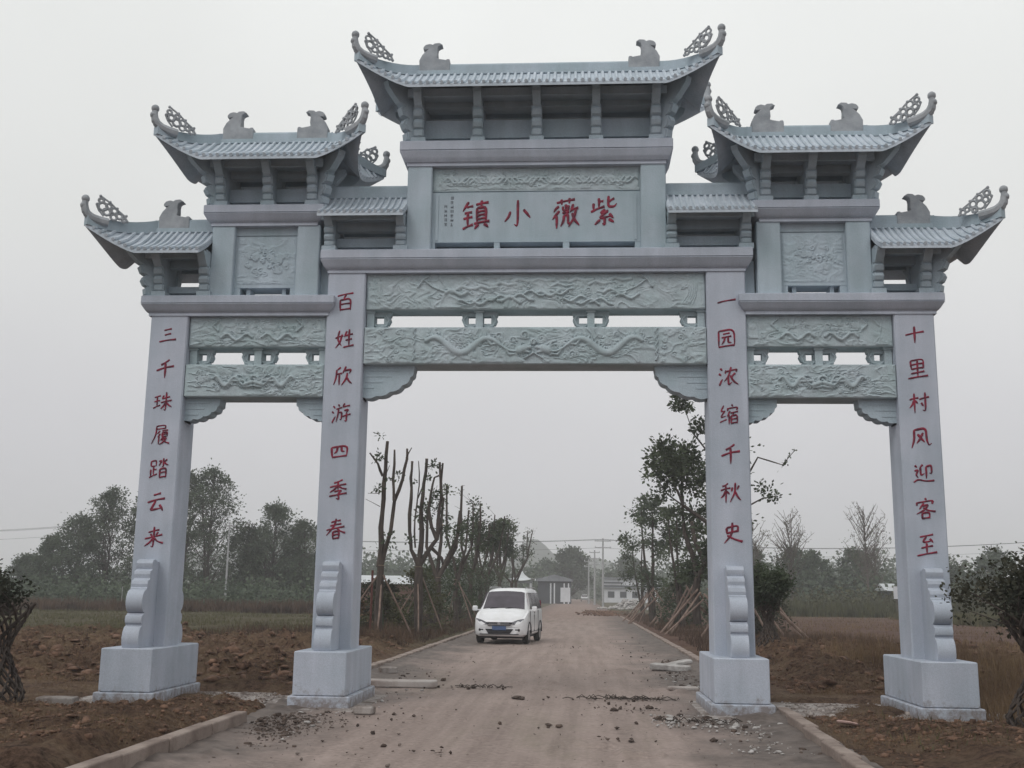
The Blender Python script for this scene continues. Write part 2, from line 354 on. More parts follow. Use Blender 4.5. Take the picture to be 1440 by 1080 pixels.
KERB = mat('kerb_concrete', (0.30, 0.245, 0.215), 0.9, scale=3, col2=(0.15, 0.112, 0.096), lo=0.3, hi=0.65, bump=0.3, bscale=30, fine=0.12)
CONC = mat('pale_concrete', (0.34, 0.31, 0.295), 0.9, scale=3.5, col2=(0.13, 0.10, 0.085), lo=0.38, hi=0.60, bump=0.3, bscale=25, fine=0.12)
rng = random.Random(4)
def kerb(label, x, y0, y1, step=1.0, hh=0.13, slope=0.0, hw=0.09):
    root = empty('kerb', (x, y0, 0)); tag(root, label, kind='structure')
    y = y0
    while y < y1:
        st = step * rng.uniform(0.92, 1.05); dz = rng.uniform(-0.012, 0.006); dx = rng.uniform(-0.010, 0.010); rz = rng.uniform(-0.008, 0.008)
        b = MB(); b.loft(-hw, hw, 0.008, st - 0.008, [(-0.10, 0), (hh-0.015, 0), (hh-0.005, 0.006), (hh, 0.016)])
        o = b.build('kerb_stone', KERB, root); o.location = (dx + slope*(y - y0), y - y0, dz); o.rotation_euler = (rng.uniform(-0.006, 0.006), rng.uniform(-0.02, 0.02), rz)
        y += st
kerb('concrete kerb left of the road in front of the gate', -3.30, -9.0, -3.2, 1.2, 0.20, 0.0, 0.075)
kerb('concrete kerb right of the road in front of the gate', 3.10, -9.0, -1.15, 1.2, 0.15, 0.045, 0.075)
kerb('concrete kerb left of the road behind the gate, running past the van', -3.54, 5.2, 62)
kerb('concrete kerb right of the road behind the gate, by the leaning poles', 3.56, 8.2, 62)

# footings of the gate
for x0, x1, lb in ((-6.55, -2.25, 'pale concrete footing strip under the two left pedestals'), (2.35, 6.62, 'pale concrete footing strip under the two right pedestals')):
    b = MB(); b.loft(x0, x1, -1.28, 1.1, [(-0.15, 0), (0.02, 0), (0.03, 0.012)])
    tag(b.build('footing', CONC, kind='structure'), lb)
# ---------------------------------------------------------------- the stone gate
GATE = empty('memorial_gate', (0, 0, 0), 0, 'grey granite ceremonial gate of four pillars with tiled roofs and red characters, spanning the road', 'gate')
P = GATE
X1, X2, PW = 5.607, 2.873, 0.29
CHARS = {
'三':"30,18 68,12;34,46 66,40;8,82 50,76 94,76",
'千':"70,10 50,22 28,32;6,58 50,46 95,44;50,24 51,60 50,98",
'珠':"8,28 38,22;8,50 36,46;22,26 22,72;4,80 38,68;56,22 48,40;50,38 86,32;42,56 96,50;68,8 68,60 66,98 58,90;64,60 54,76 42,86;70,58 82,72 98,82",
'履':"30,8 76,6 74,24;30,24 72,22;30,8 28,50 8,90;48,32 36,46;50,46 38,62;44,56 43,96;60,34 88,32;60,42 60,62 86,60;60,42 86,40 86,60;64,52 84,50;68,62 54,80;64,72 84,68 70,86 48,98;62,74 78,88 98,96",
'踏':"10,14 10,38 36,36;10,14 36,10 36,36;24,38 24,80;24,56 38,54;10,52 10,84;4,90 42,76;72,4 72,46 66,42;50,16 64,14 50,38;90,10 78,22;76,20 84,32 98,38;56,54 56,96;56,54 88,50 88,96;58,72 86,70;56,94 88,92",
'云':"34,14 70,8;6,46 50,36 92,34;46,42 28,74 22,84 74,78;66,62 84,92",
'来':"22,26 76,18;32,34 42,46;70,28 60,44;6,54 50,48 92,42;50,2 50,60 48,98 38,90;48,54 30,74 6,88;52,54 70,72 98,82",
'百':"10,16 90,8;54,14 42,34;24,38 26,92;24,38 78,32 78,92;28,60 74,58;28,86 76,84",
'姓':"24,8 14,50 36,84;38,28 28,66 6,92;4,44 44,34;62,14 50,42;56,36 92,30;56,58 88,54;74,6 74,88;46,92 98,86",
'欣':"40,8 22,20;20,18 18,56 6,90;20,42 46,38;34,42 34,94;66,6 50,38;60,26 94,22 84,42;74,38 70,64 46,96;72,60 84,80 98,92",
'游':"10,12 20,24;4,38 14,48;6,92 22,62;36,6 42,18;26,28 54,22;38,28 34,60 26,88;40,46 54,44 52,82 44,78;68,4 58,22;62,20 94,16;66,38 88,34 76,50;78,50 78,92 68,86;58,66 98,58",
'四':"10,26 16,84;10,26 90,20 86,80;40,28 36,50 24,60;60,26 60,50 76,52;16,80 86,76",
'季':"72,4 50,12 30,16;10,34 90,26;50,14 50,50;48,32 30,48 10,58;52,32 70,44 92,50;32,56 70,52 54,66;52,64 56,96 42,88;8,76 94,68",
'春':"28,18 74,12;24,34 78,28;6,52 94,42;52,2 44,36 6,76;54,44 74,62 98,72;38,62 38,96;38,62 68,60 68,96;40,78 66,76;38,94 68,92",
'一':"5,58 40,50 95,46",
'园':"12,14 12,92;12,14 88,8 90,90 80,88;34,30 66,26;26,46 74,42;42,48 38,64 26,78;58,46 58,72 74,72;12,90 88,86",
'浓':"12,10 22,22;4,36 16,46;6,92 22,62;40,22 36,38;38,28 94,20 88,32;64,8 52,50 30,74;50,52 50,94 66,80;84,38 64,58;60,48 74,76 98,94",
'缩':"26,6 10,34 32,32;32,30 8,62 36,56;6,84 38,72;64,4 70,14;44,20 44,34;44,22 94,18 88,32;56,34 42,60;50,52 50,96;58,44 94,40;74,42 68,54;60,58 60,96;60,58 90,54 90,94;62,74 88,72;62,92 90,90",
'秋':"40,6 26,14 12,18;4,36 50,28;28,14 28,94;26,40 18,58 4,70;30,42 46,56;60,26 54,44;92,20 82,38;74,6 72,50 48,92;74,48 84,72 99,88",
'史':"24,26 26,54;24,26 80,18 76,48;28,50 76,44;52,4 50,56 12,94;26,60 60,80 98,94",
'十':"6,50 50,42 95,38;50,6 50,98",
'里':"18,12 22,54;18,12 80,6 78,50;22,32 76,28;22,52 78,48;50,10 50,92;18,72 82,66;4,94 98,88",
'村':"6,32 48,26;28,4 28,96;26,36 18,56 4,70;30,38 44,52;52,34 98,26;80,4 80,92 66,84;60,50 70,66",
'风':"18,12 18,54 4,94;18,12 74,6 76,60 84,88 98,80;60,28 44,56 28,74;34,32 48,50 66,72",
'迎':"10,12 20,22;8,36 26,34 14,54 24,70;2,88 22,76 60,88 98,88;48,12 36,22;36,20 36,60 54,52;62,22 62,76;62,22 88,16 88,56 78,52",
'客':"50,2 56,12;12,18 12,34;12,20 90,14 82,30;44,24 22,50;38,36 66,32 44,56 8,70;40,44 62,58 96,66;34,68 34,96;34,68 68,66 68,94;36,92 68,90",
'至':"20,12 82,6;50,12 30,38 72,34;64,24 80,42;24,62 78,56;50,42 50,88;4,94 96,86",
'紫':"30,6 30,38;32,20 46,18;12,22 12,44;2,50 50,36;64,2 62,38 84,40 92,30;84,12 64,22;52,46 34,58 62,56;62,50 28,76 72,70;66,62 80,78;50,74 50,98 42,92;34,80 16,94;64,80 82,92",
'薇':"20,12 84,6;36,2 38,20;66,0 64,18;28,24 10,42;30,40 6,66;20,56 20,98;42,26 42,40 62,38;52,20 52,38;62,24 62,40;40,48 64,46;46,56 44,76 34,92;46,56 60,54 60,88 68,82;78,22 68,48;72,40 96,36;88,40 80,70 62,96;74,52 84,78 99,94",
'小':"52,4 52,94 40,84;26,40 20,58 6,72;72,38 84,52 96,68",
'镇':"24,4 4,34;18,22 40,20;10,42 36,40;6,60 38,56;22,40 22,88;4,94 40,82;50,16 94,12;70,4 68,24;54,28 54,78;54,28 86,26 86,76;56,42 84,40;56,54 84,52;56,66 84,64;44,80 98,76;60,84 46,98;78,84 94,96"}
def smooth_pts(p, it=2):
    for _ in range(it):
        if len(p) < 3: return p
        q = [p[0]]
        for a, b in zip(p[:-1], p[1:]):
            q.append((a[0]*.8+b[0]*.2, a[1]*.8+b[1]*.2)); q.append((a[0]*.2+b[0]*.8, a[1]*.2+b[1]*.8))
        q.append(p[-1]); p = q
    return p
crng = random.Random(3)
def character(ch, cx, cz, W, H, y, parent, thick=None):
    b = MB(); st = CHARS[ch].split(';'); n = len(st)
    wd = (10.8 if n < 6 else 9.0 if n < 10 else 7.5) if thick is None else thick
    for k, s in enumerate(st):
        p = [tuple(map(float, q.split(','))) for q in s.split()]
        if len(p) == 2: p = [p[0], ((p[0][0]+p[1][0])/2 + crng.uniform(-1.5, 1.5), (p[0][1]+p[1][1])/2 - crng.uniform(0, 2.5)), p[1]]
        p = smooth_pts(p, 2)
        L_ = [0]
        for a, c in zip(p[:-1], p[1:]): L_.append(L_[-1] + math.hypot(c[0]-a[0], c[1]-a[1]))
        hor = abs(p[-1][0]-p[0][0]) > 1.5*abs(p[-1][1]-p[0][1])
        left = []; right = []
        for i, (px, py) in enumerate(p):
            t = L_[i]/max(L_[-1], 1e-6); a = p[max(i-1, 0)]; c = p[min(i+1, len(p)-1)]
            dx, dy = c[0]-a[0], c[1]-a[1]; l = math.hypot(dx, dy) or 1; nx_, ny_ = -dy/l, dx/l
            if hor: ww = 0.75 + 0.35*abs(2*t-1)**1.5
            else: ww = 1.15 - 0.25*t - 0.55*max(0, t-0.72)/0.28
            if t < 0.12: ww *= 0.65 + 0.35*t/0.12
            ww *= wd/2
            left.append((px+nx_*ww, py+ny_*ww)); right.append((px-nx_*ww, py-ny_*ww))
        e0 = (p[0][0] - (p[1][0]-p[0][0])*0.4, p[0][1] - (p[1][1]-p[0][1])*0.4)
        poly = left + right[::-1] + [e0]
        f = lambda q: (cx + (q[0]-50)/100*W, cz - (q[1]-50)/100*H + 0.10*(q[0]-50)/100*H)
        yo = y - 0.004 - 0.0006*k
        m_ = len(left); vs = []; fs = []                # each stroke: a low ridge standing on the stone, with crisp edges
        for q in left: X_, Z_ = f(q); vs.append((X_, yo, Z_))
        for q, q2 in zip(left, right): X_, Z_ = f(((q[0]+q2[0])/2, (q[1]+q2[1])/2)); vs.append((X_, yo-0.006, Z_))
        for q in right: X_, Z_ = f(q); vs.append((X_, yo, Z_))
        for q in left + right: X_, Z_ = f(q); vs.append((X_, y + 0.002, Z_))
        for i in range(m_-1):
            fs += [(i, i+1, m_+i+1, m_+i), (m_+i, m_+i+1, 2*m_+i+1, 2*m_+i), (i, 3*m_+i, 3*m_+i+1, i+1), (2*m_+i, 2*m_+i+1, 4*m_+i+1, 4*m_+i)]
        fs += [(0, m_, 2*m_, 4*m_, 3*m_), (m_-1, 4*m_-1, 5*m_-1, 3*m_-1, 2*m_-1)]
        b.add(vs, fs)
    return b.build('red_character', RED, parent)

def drum(px, parent):
    prof = [(0.0,0.776),(-0.54,0.776),(-0.575,0.84),(-0.58,0.92),(-0.56,1.0),(-0.52,1.06),(-0.475,1.075),(-0.475,1.095),(-0.505,1.12),(-0.515,1.17),(-0.50,1.215),(-0.455,1.235),(-0.45,1.25)]
    prof = [(-0.29+a, z) for a, z in prof]
    ball = []
    for k in range(11):
        t = -math.pi/2 + math.pi*k/10; ball.append((-0.29-0.40-0.135*math.cos(t), 1.42+0.165*math.sin(t)))
    prof += [(-0.29-0.43, 1.255)] + ball + [(-0.69,1.60),(-0.665,1.615),(-0.675,1.66),(-0.655,1.71),(-0.60,1.725),(-0.59,1.745),(-0.605,1.80),(-0.59,1.845),(-0.535,1.86),(-0.52,1.875),(-0.54,1.91),(-0.545,1.96),(-0.515,2.0),(-0.44,2.02),(-0.36,1.99),(-0.28,1.985),(-0.28,0.776)]
    b = MB(); b.prism(prof, px-0.12, px+0.12, 'x'); o = b.build('drum_stone', STONE, parent, smooth=True)
    bv = o.modifiers.new('b', 'BEVEL'); bv.width = 0.022; bv.segments = 3; bv.limit_method = 'ANGLE'; bv.angle_limit = R(30)
    return o
def pillar(px, ztop, text, zs):
    b = MB(); b.loft(px-PW, px+PW, -PW, PW, [(0.770, 0), (ztop-0.003, 0)], ch=0.018)
    o = b.build('pillar', STONE, P)
    q = MB(); q.loft(px-0.427, px+0.427, -0.965, 0.965, [(0.0, 0), (0.165, 0), (0.178, 0.012)], ch=0.01); q.build('plinth', STONE, o)
    q = MB(); q.loft(px-0.350, px+0.350, -0.918, 0.918, [(0.170, 0), (0.192, 0)]); q.loft(px-0.368, px+0.368, -0.937, 0.937, [(0.190, 0.004), (0.196, 0), (0.762, 0), (0.776, 0.014)], ch=0.01); q.build('pedestal', STONE, o)
    drum(px, o)
    # rear drum stone, mirrored
    d = drum(px, o); d.scale = (1, -1, 1)
    for ch, z in zip(text, zs): character(ch, px + crng.uniform(-0.01, 0.01), z, 0.30, 0.315 if ch not in '一十三四' else 0.27, -PW, o)
zo = [5.41 - 0.5105*k for k in range(7)]; zi = [5.93 - 0.573*k for k in range(7)]
pillar(-X1, 5.723, '三千珠履踏云来', zo)
pillar(-X2, 6.392, '百姓欣游四季春', zi)
pillar(X2, 6.392, '一园浓缩千秋史', zi)
pillar(X1, 5.723, '十里村风迎客至', zo)

# --- relief panels: a height field over a beam face
def relief(x0, x1, z0, z1, y, shapes, res=0.011, base=0.0, noise=0.0, seed=0, frame=None, depth=0.03):
    nx_ = max(8, int((x1-x0)/res)); nz_ = max(6, int((z1-z0)/res))
    xs = np.linspace(x0, x1, nx_+1); zs_ = np.linspace(z0, z1, nz_+1)
    A, B = np.meshgrid(xs, zs_); H = np.zeros_like(A)
    if noise:
        H += noise*(fbm(A*14, B*14, seed, 4)-0.5)
        wx, wz = 2.2*fbm(A*3, B*5, seed+40, 2), 2.2*fbm(A*3, B*5, seed+50, 2)
        rdg = 1-2*np.abs(fbm(A*6+wx*2, B*8+wz*2, seed+60, 3)-0.5)*2.2
        H += 3.4*noise*np.clip(rdg, 0, 1)**2*sstep(0.30, 0.5, fbm(A*1.7, B*2.0, seed+70, 2)+0.16)
    for pts, rr, hh in shapes:
        for (ax_, az_), (bx_, bz_) in zip(pts[:-1], pts[1:]):
            m = rr*1.2
            i0, i1 = np.searchsorted(xs, [min(ax_, bx_)-m, max(ax_, bx_)+m]); j0, j1 = np.searchsorted(zs_, [min(az_, bz_)-m, max(az_, bz_)+m])
            if i1 <= i0 or j1 <= j0: continue
            a = A[j0:j1, i0:i1]; b_ = B[j0:j1, i0:i1]
            dx, dz = bx_-ax_, bz_-az_; l2 = dx*dx+dz*dz+1e-12
            t = np.clip(((a-ax_)*dx+(b_-az_)*dz)/l2, 0, 1); d = np.hypot(a-ax_-t*dx, b_-az_-t*dz)
            h = 1.3*hh*np.sqrt(np.clip(1-(d/rr)**2, 0, 1))
            H[j0:j1, i0:i1] = np.maximum(H[j0:j1, i0:i1], h)
    e = np.minimum(np.minimum(A-x0, x1-A), np.minimum(B-z0, z1-B)); H *= sstep(0, 0.02, e)
    if frame:
        for (fx0, fx1) in frame:
            inside = (A > fx0) & (A < fx1) & (B > z0+0.035) & (B < z1-0.035)
            H = np.where(inside, H, np.maximum(H*0.5, depth*0.6))
    V = np.stack([A, y - H - base, B], -1).reshape(-1, 3); n1 = nx_+1
    ids = np.arange((nx_+1)*(nz_+1)).reshape(nz_+1, nx_+1)
    F_ = np.stack([ids[:-1,:-1], ids[:-1,1:], ids[1:,1:], ids[1:,:-1]], -1).reshape(-1, 4)
    return V, F_
def curl(cx, cz, r, turns=1.6, a0=0.0, s=1, n=14):
    return [(cx + s*r*(1-0.8*k/n)*math.cos(a0+turns*2*math.pi*k/n), cz + r*(1-0.8*k/n)*math.sin(a0+turns*2*math.pi*k/n)) for k in range(n+1)]
def clouds(rg, x0, x1, z0, z1, n, r0=0.03, r1=0.07):
    o_ = []
    for _ in range(n):
        r = rg.uniform(r0, r1); cx, cz = rg.uniform(x0+r, x1-r), rg.uniform(z0+r+.02, z1-r-.02); s = rg.choice((-1, 1))
        o_.append((curl(cx, cz, r, rg.uniform(0.9, 1.6), rg.uniform(-1, 1), s), r*0.26, 0.017))
        tail = [(cx + s*r + s*q*0.05*1.0*(-1), cz - r*0.6 - 0.012*math.sin(q*1.3)) for q in range(0, 5)]
        o_.append((tail, r*0.2, 0.012))
    return o_
def dragon(xa, xb, zc, amp, rad, s, rg):
    o_ = []; n = 60; body = []
    for k in range(n+1):
        t = k/n; body.append((xa+(xb-xa)*t, zc + amp*math.sin(t*2*math.pi*1.75+0.6)*(1-0.25*t)))
    for i in range(n):
        t = i/n; r = rad*(0.35+0.65*math.sin(math.pi*min(1, t*1.15+0.08))**0.7); o_.append(([body[i], body[i+1]], r, 0.036))
    for i in range(3, n, 2):                                   # dorsal spines
        t = i/n; dx, dz = body[i+1][0]-body[i-1][0], body[i+1][1]-body[i-1][1]; l = math.hypot(dx, dz)
        nx_, nz_ = -dz/l*s, dx/l*s; o_.append(([(body[i][0]+nx_*rad*0.8, body[i][1]+nz_*rad*0.8), (body[i][0]+nx_*rad*1.45, body[i][1]+nz_*rad*1.45)], 0.011, 0.022))
    hx, hz = body[-1]; d = 1 if xb > xa else -1                # head, horns, beard, legs with claws
    o_.append(([(hx, hz), (hx+d*0.09, hz+0.03)], rad*1.15, 0.045)); o_.append(([(hx+d*0.08, hz+0.03), (hx+d*0.17, hz+0.045)], rad*0.6, 0.04))
    o_.append(([(hx+d*0.07, hz-0.01), (hx+d*0.15, hz-0.03)], rad*0.42, 0.034))
    for a in (0.10, 0.15): o_.append(([(hx, hz+0.03), (hx-d*0.06, hz+a-0.02), (hx-d*0.12, hz+a-0.01)], 0.013, 0.028))
    for t0 in (0.22, 0.45, 0.66, 0.85):
        i = int(n*t0); bx_, bz_ = body[i]; q = -1 if math.sin(t0*11) > 0 else 1
        knee = (bx_+d*0.07, bz_+q*rad*1.7); foot = (bx_+d*0.15, bz_+q*rad*1.5)
        o_.append(([(bx_, bz_), knee, foot], 0.022, 0.03))
        for a in (-0.6, 0, 0.6): o_.append(([foot, (foot[0]+0.045*d*math.cos(a), foot[1]+0.045*math.sin(a))], 0.009, 0.024))
    return o_
def beam(name, x0, x1, z0, z1, yf, yb, shapes, frame=None, seed=0, mt=None):
    mt = mt or CARVE
    b = MB(); b.loft(x0, x1, yf+0.004, yb, [(z0, 0.012), (z0+0.012, 0), (z1-0.006, 0), (z1, 0.006)])
    o = b.build(name, mt, P)
    V, F_ = relief(x0+0.012, x1-0.012, z0+0.014, z1-0.008, yf+0.004, shapes, noise=0.006, seed=seed, frame=frame, base=0.002)
    f = fast('carved_relief', V, F_, mt, o, smooth=True)
    return o
rg = random.Random(12)
# lower main beam: two dragons facing a pearl
S = dragon(-1.62, -0.22, 5.255, 0.125, 0.055, 1, rg) + dragon(1.62, 0.22, 5.255, 0.125, 0.055, -1, rg)
S += [(curl(0, 5.30, 0.05, 1.2), 0.02, 0.035), ([(0, 5.13), (0, 5.20)], 0.014, 0.035), ([(-0.13, 5.06), (0, 5.14), (0.13, 5.06)], 0.016, 0.03)]
S += clouds(rg, -1.75, 1.75, 5.0, 5.52, 80)
for s in (-1, 1):
    for k in range(9): S.append(([(s*1.82 + 0.028*(k % 2), 5.03+0.055*k), (s*1.82 + 0.028*((k+1) % 2), 5.03+0.055*(k+1))], 0.013, 0.026))
    for k in range(18): a, c = s*rg.uniform(1.92, 2.42), rg.uniform(5.03, 5.48); S.append((curl(a, c, rg.uniform(0.02, 0.05), 1.0, rg.uniform(0, 6), s), 0.011, 0.014))
    for k in range(3): S.append(([(s*2.40, 5.10+0.15*k), (s*2.52, 5.10+0.15*k)], 0.007, 0.008))
beam('lower_beam', -2.575, 2.575, 4.97, 5.54, -0.27, 0.27, S, seed=1)
# upper main beam: landscape between swept cloth corners
S = []
for s in (-1, 1):
    S += [([(s*1.62, 6.36), (s*1.72, 6.28), (s*1.78, 6.18)], 0.018, 0.03), ([(s*1.70, 6.30), (s*1.55, 6.18), (s*1.35, 6.10), (s*1.18, 6.09)], 0.014, 0.024)]
    for k in range(5): S.append(([(s*(2.47-0.03*k), 6.33-0.02*k), (s*(2.44-0.03*k), 6.05), (s*(2.38-0.04*k), 5.90)], 0.008, 0.010))
    for k in range(5): S.append((curl(s*rg.uniform(1.9, 2.45), rg.uniform(5.92, 6.25), rg.uniform(0.02, 0.05), 1.0, rg.uniform(0, 6)), 0.010, 0.012))
for k in range(14):
    a = -1.35 + k*0.2; c = rg.uniform(5.93, 6.12); pts = [(a+q*0.055, c+0.040*math.sin(q*1.1+k)+0.006*q*math.sin(k)) for q in range(7)]
    S.append((pts, rg.uniform(0.016, 0.030), 0.03))
for k in range(9):
    a = -1.2 + k*0.29; c = rg.uniform(6.12, 6.28); S.append(([(a, c), (a+0.10, c+0.05), (a+0.22, c+0.01), (a+0.34, c+0.03)], rg.uniform(0.02, 0.035), 0.022))
S += clouds(rg, 0.5, 1.55, 5.88, 6.34, 26, 0.025, 0.055) + clouds(rg, -1.5, 0.5, 5.88, 6.34, 26, 0.02, 0.045)
beam('upper_beam', -2.575, 2.575, 5.83, 6.392, -0.21, 0.21, S, seed=2)
for s in (-1, 1):
    c = s*4.24; x0, x1 = (c-1.069, c+1.069)
    S = []
    for q in (-1, 1):
        S += dragon(c+q*0.62, c+q*0.12, 4.70, 0.075, 0.032, q, rg)
        S += [([(c+q*1.02, 4.56+0.13*k), (c+q*0.88, 4.56+0.13*k)], 0.007, 0.008) for k in range(3)] + clouds(rg, min(c+q*.98, c+q*.66), max(c+q*.98, c+q*.66), 4.50, 4.94, 7, 0.03, 0.05)
    S += [(curl(c, 4.72, 0.075, 1.2), 0.02, 0.034)] + clouds(rg, c-0.75, c+0.75, 4.50, 4.94, 26, 0.02, 0.05)
    beam('lower_beam', x0, x1, 4.465, 4.965, -0.268, 0.268, S, seed=5+s)
    S = []
    for q in (-1, 1):
        S += [([(c+q*0.60, 5.68), (c+q*0.70, 5.58), (c+q*0.62, 5.50)], 0.016, 0.026), ([(c+q*0.92, 5.66), (c+q*0.88, 5.40), (c+q*0.80, 5.30)], 0.009, 0.012)]
        S += [([(c+q*(0.08+0.06*k), 5.40+0.055*math.sin(k*1.2)) for k in range(9)], 0.024, 0.032)]
    S += clouds(rg, c-0.6, c+0.6, 5.27, 5.68, 24, 0.02, 0.05)
    beam('upper_beam', x0, x1, 5.245, 5.722, -0.21, 0.21, S, seed=9+s)

# --- openwork supports between the beams
def openwork(cx, z0, z1, sides=(-1, 1), w=0.27, post=0.055):
    b = MB(); H_ = z1-z0
    b.box(cx-post, cx+post, -0.13, 0.13, z0-0.01, z1+0.02); b.box(cx-post-0.018, cx+post+0.018, -0.15, 0.15, z1-0.03, z1+0.02)
    for s in sides:
        f = lambda x, z: (cx+s*x, z)
        o_ = [[f(post-.005, z0-.01), f(w*0.72, z0-.01), f(w*0.86, z0+H_*0.2), f(w*0.80, z0+H_*0.36), f(post-.005, z0+H_*0.36)],
              [f(w*0.66, z0+H_*0.36), f(w*0.90, z0+H_*0.30), f(w*1.02, z0+H_*0.55), f(w*0.95, z0+H_*0.75), f(w*0.66, z0+H_*0.75)],
              [f(post-.005, z0+H_*0.75), f(w*1.0, z0+H_*0.75), f(w*1.08, z1+.02), f(post-.005, z1+.02)]]
        for k, pl in enumerate(o_): b.prism(pl if s > 0 else pl[::-1], -0.055-0.003*k, 0.055+0.003*k, 'y')
        b.tube([(cx+s*x, -0.07, z0+H_*zz) for x, zz in ((post, .3), (w*.4, .12), (w*.8, .25), (w*.92, .55), (w*.75, .8))], 0.016, 6)
    return b.build('openwork_support', CARVE, P)
openwork(-2.515, 5.54, 5.83, (1,), 0.30); openwork(2.515, 5.54, 5.83, (-1,), 0.30)
for x in (-0.84, 0.86): openwork(x, 5.54, 5.83)
for s in (-1, 1):
    openwork(s*4.24, 4.965, 5.245)
    openwork(s*4.24-1.01, 4.965, 5.245, (1,), 0.28); openwork(s*4.24+1.01, 4.965, 5.245, (-1,), 0.28)
# --- scalloped corner brackets under the lower beams
def corner_bracket(x, s, z, Lx, Hz):
    pts = [(0, 0), (Lx, 0), (Lx*0.99, -0.05)]
    m = 5
    for k in range(m):
        t0, t1 = k/m, (k+1)/m
        for q in range(1, 6):
            t = t0+(t1-t0)*q/5; a = t*math.pi/2; px_ = Lx*0.97*max(0.0, math.cos(a))**1.15; pz_ = -0.05-(Hz-0.08)*math.sin(a)**1.05
            bul = 0.020*math.sin(math.pi*(q/5)); px_ += bul*0.7; pz_ -= bul; pts.append((px_, pz_))
    pts += [(0, -Hz)]
    pl = [(x+s*a, z+c) for a, c in pts]
    b = MB(); b.prism(pl if s > 0 else pl[::-1], -0.14, 0.14, 'y')
    for k in range(4): zz = z-0.07-0.09*k; b.box(min(x, x+s*Lx*(0.72-0.17*k)), max(x, x+s*Lx*(0.72-0.17*k)), -0.148, -0.13, zz-0.012, zz+0.012)
    b.build('corner_bracket', STONE_B, P)
for s in (-1, 1):
    corner_bracket(s*2.583, -s, 4.97, 0.78, 0.52)
    corner_bracket(s*5.317, -s, 4.465, 0.54, 0.37); corner_bracket(s*3.163, s, 4.465, 0.44, 0.36)

# --- moulded cornices
def cornice(x0, x1, z0, z1, d=0.41):
    h = z1-z0; pr = [(z0, 0.10), (z0+0.05, 0.10), (z0+0.055, 0.075)]
    for k in range(1, 7): a = math.pi/2*k/6; pr.append((z0+0.055+(h*0.56-0.055)*math.sin(a)*0.98, 0.075*(1-math.sin(a))*0.9))
    pr += [(z0+h*0.575, 0.004), (z0+h*0.58, 0.022), (z0+h*0.605, 0.022), (z0+h*0.61, 0.0), (z1-0.012, 0), (z1, 0.012)]
    b = MB(); b.loft(x0, x1, -d, d, pr, ch=0.01); return b.build('cornice', STONE, P, smooth=True)
cornice(-3.275, 3.275, 6.39, 6.735)
cornice(-6.035, -3.03, 5.72, 6.02, 0.408); cornice(3.05, 6.035, 5.72, 6.02, 0.408)
cornice(-2.105, 2.115, 8.11, 8.49)
cornice(-5.15, -3.26, 7.16, 7.475, 0.409); cornice(3.29, 5.17, 7.16, 7.475, 0.409)
for s in (-1, 1):
    b = MB(); b.box(*sorted((s*3.14, s*3.33)), -0.10, 0.24, 5.70, 6.60); b.build('filler_block', STONE_B, P)
# --- main tower with the name tablet
for x0, x1 in ((-1.985, -1.60), (1.62, 2.005)):
    b = MB(); b.loft(x0, x1, -0.29, 0.29, [(6.73, 0), (8.115, 0)], ch=0.015); b.build('tower_post', STONE_B, P)
b = MB(); b.box(-1.60, 1.62, -0.20, 0.20, 6.90, 7.708); b.box(-1.60, 1.62, -0.17, 0.17, 7.70, 7.735)
for a, c in ((-1.60, -1.545), (-0.63, -0.54), (0.43, 0.53), (1.53, 1.62)): b.box(a, c, -0.195, 0.195, 6.73, 6.905)
b.box(-1.56, 1.58, 0.02, 0.10, 6.73, 6.88)
tab = b.build('name_tablet', STONE_B, P)
b = MB(); b.box(-1.54, -1.50, -0.212, -0.19, 6.93, 7.68); b.box(1.52, 1.56, -0.212, -0.19, 6.93, 7.68); b.build('tablet_frame', STONE_B, tab)
for ch, x, z in (('镇', -0.915, 7.345), ('小', -0.275, 7.355), ('薇', 0.465, 7.355), ('紫', 1.07, 7.395)): character(ch, x, z, 0.44, 0.48, -0.20, tab, 9.0)
ig = random.Random(8)
for cxx, n in ((-1.29, 7), (-1.385, 5)):
    for k in range(n):
        b = MB(); z = 7.62-k*0.072 - (0.14 if n == 5 else 0)
        for q in range(5):
            a, c = ig.uniform(-.022, .022), ig.uniform(-.022, .022); hz_ = ig.random() < .5
            if hz_: b.box(cxx-0.02, cxx+0.02, -0.2025-0.0003*q, -0.199, z+c-0.0035, z+c+0.0035)
            else: b.box(cxx+a-0.0035, cxx+a+0.0035, -0.2025-0.0003*q, -0.199, z-0.024, z+0.024)
        b.build('small_inscription_character', INK, tab)
S = []
for k in range(22): a = -1.42+k*0.135; S.append(([(a+q*0.045, 7.90+0.05*math.sin(q*1.3+k*1.7)) for q in range(6)], 0.02, 0.022))
S += clouds(rg, -1.5, 1.5, 7.78, 8.08, 50, 0.02, 0.05)
b = MB(); b.loft(-1.60, 1.62, -0.19, 0.19, [(7.733, 0), (8.112, 0)]); bd = b.build('carved_band', CARVE, P)
V, F_ = relief(-1.58, 1.60, 7.75, 8.10, -0.19, S, noise=0.005, seed=3, base=0.002); fast('carved_relief', V, F_, CARVE, bd, smooth=True)
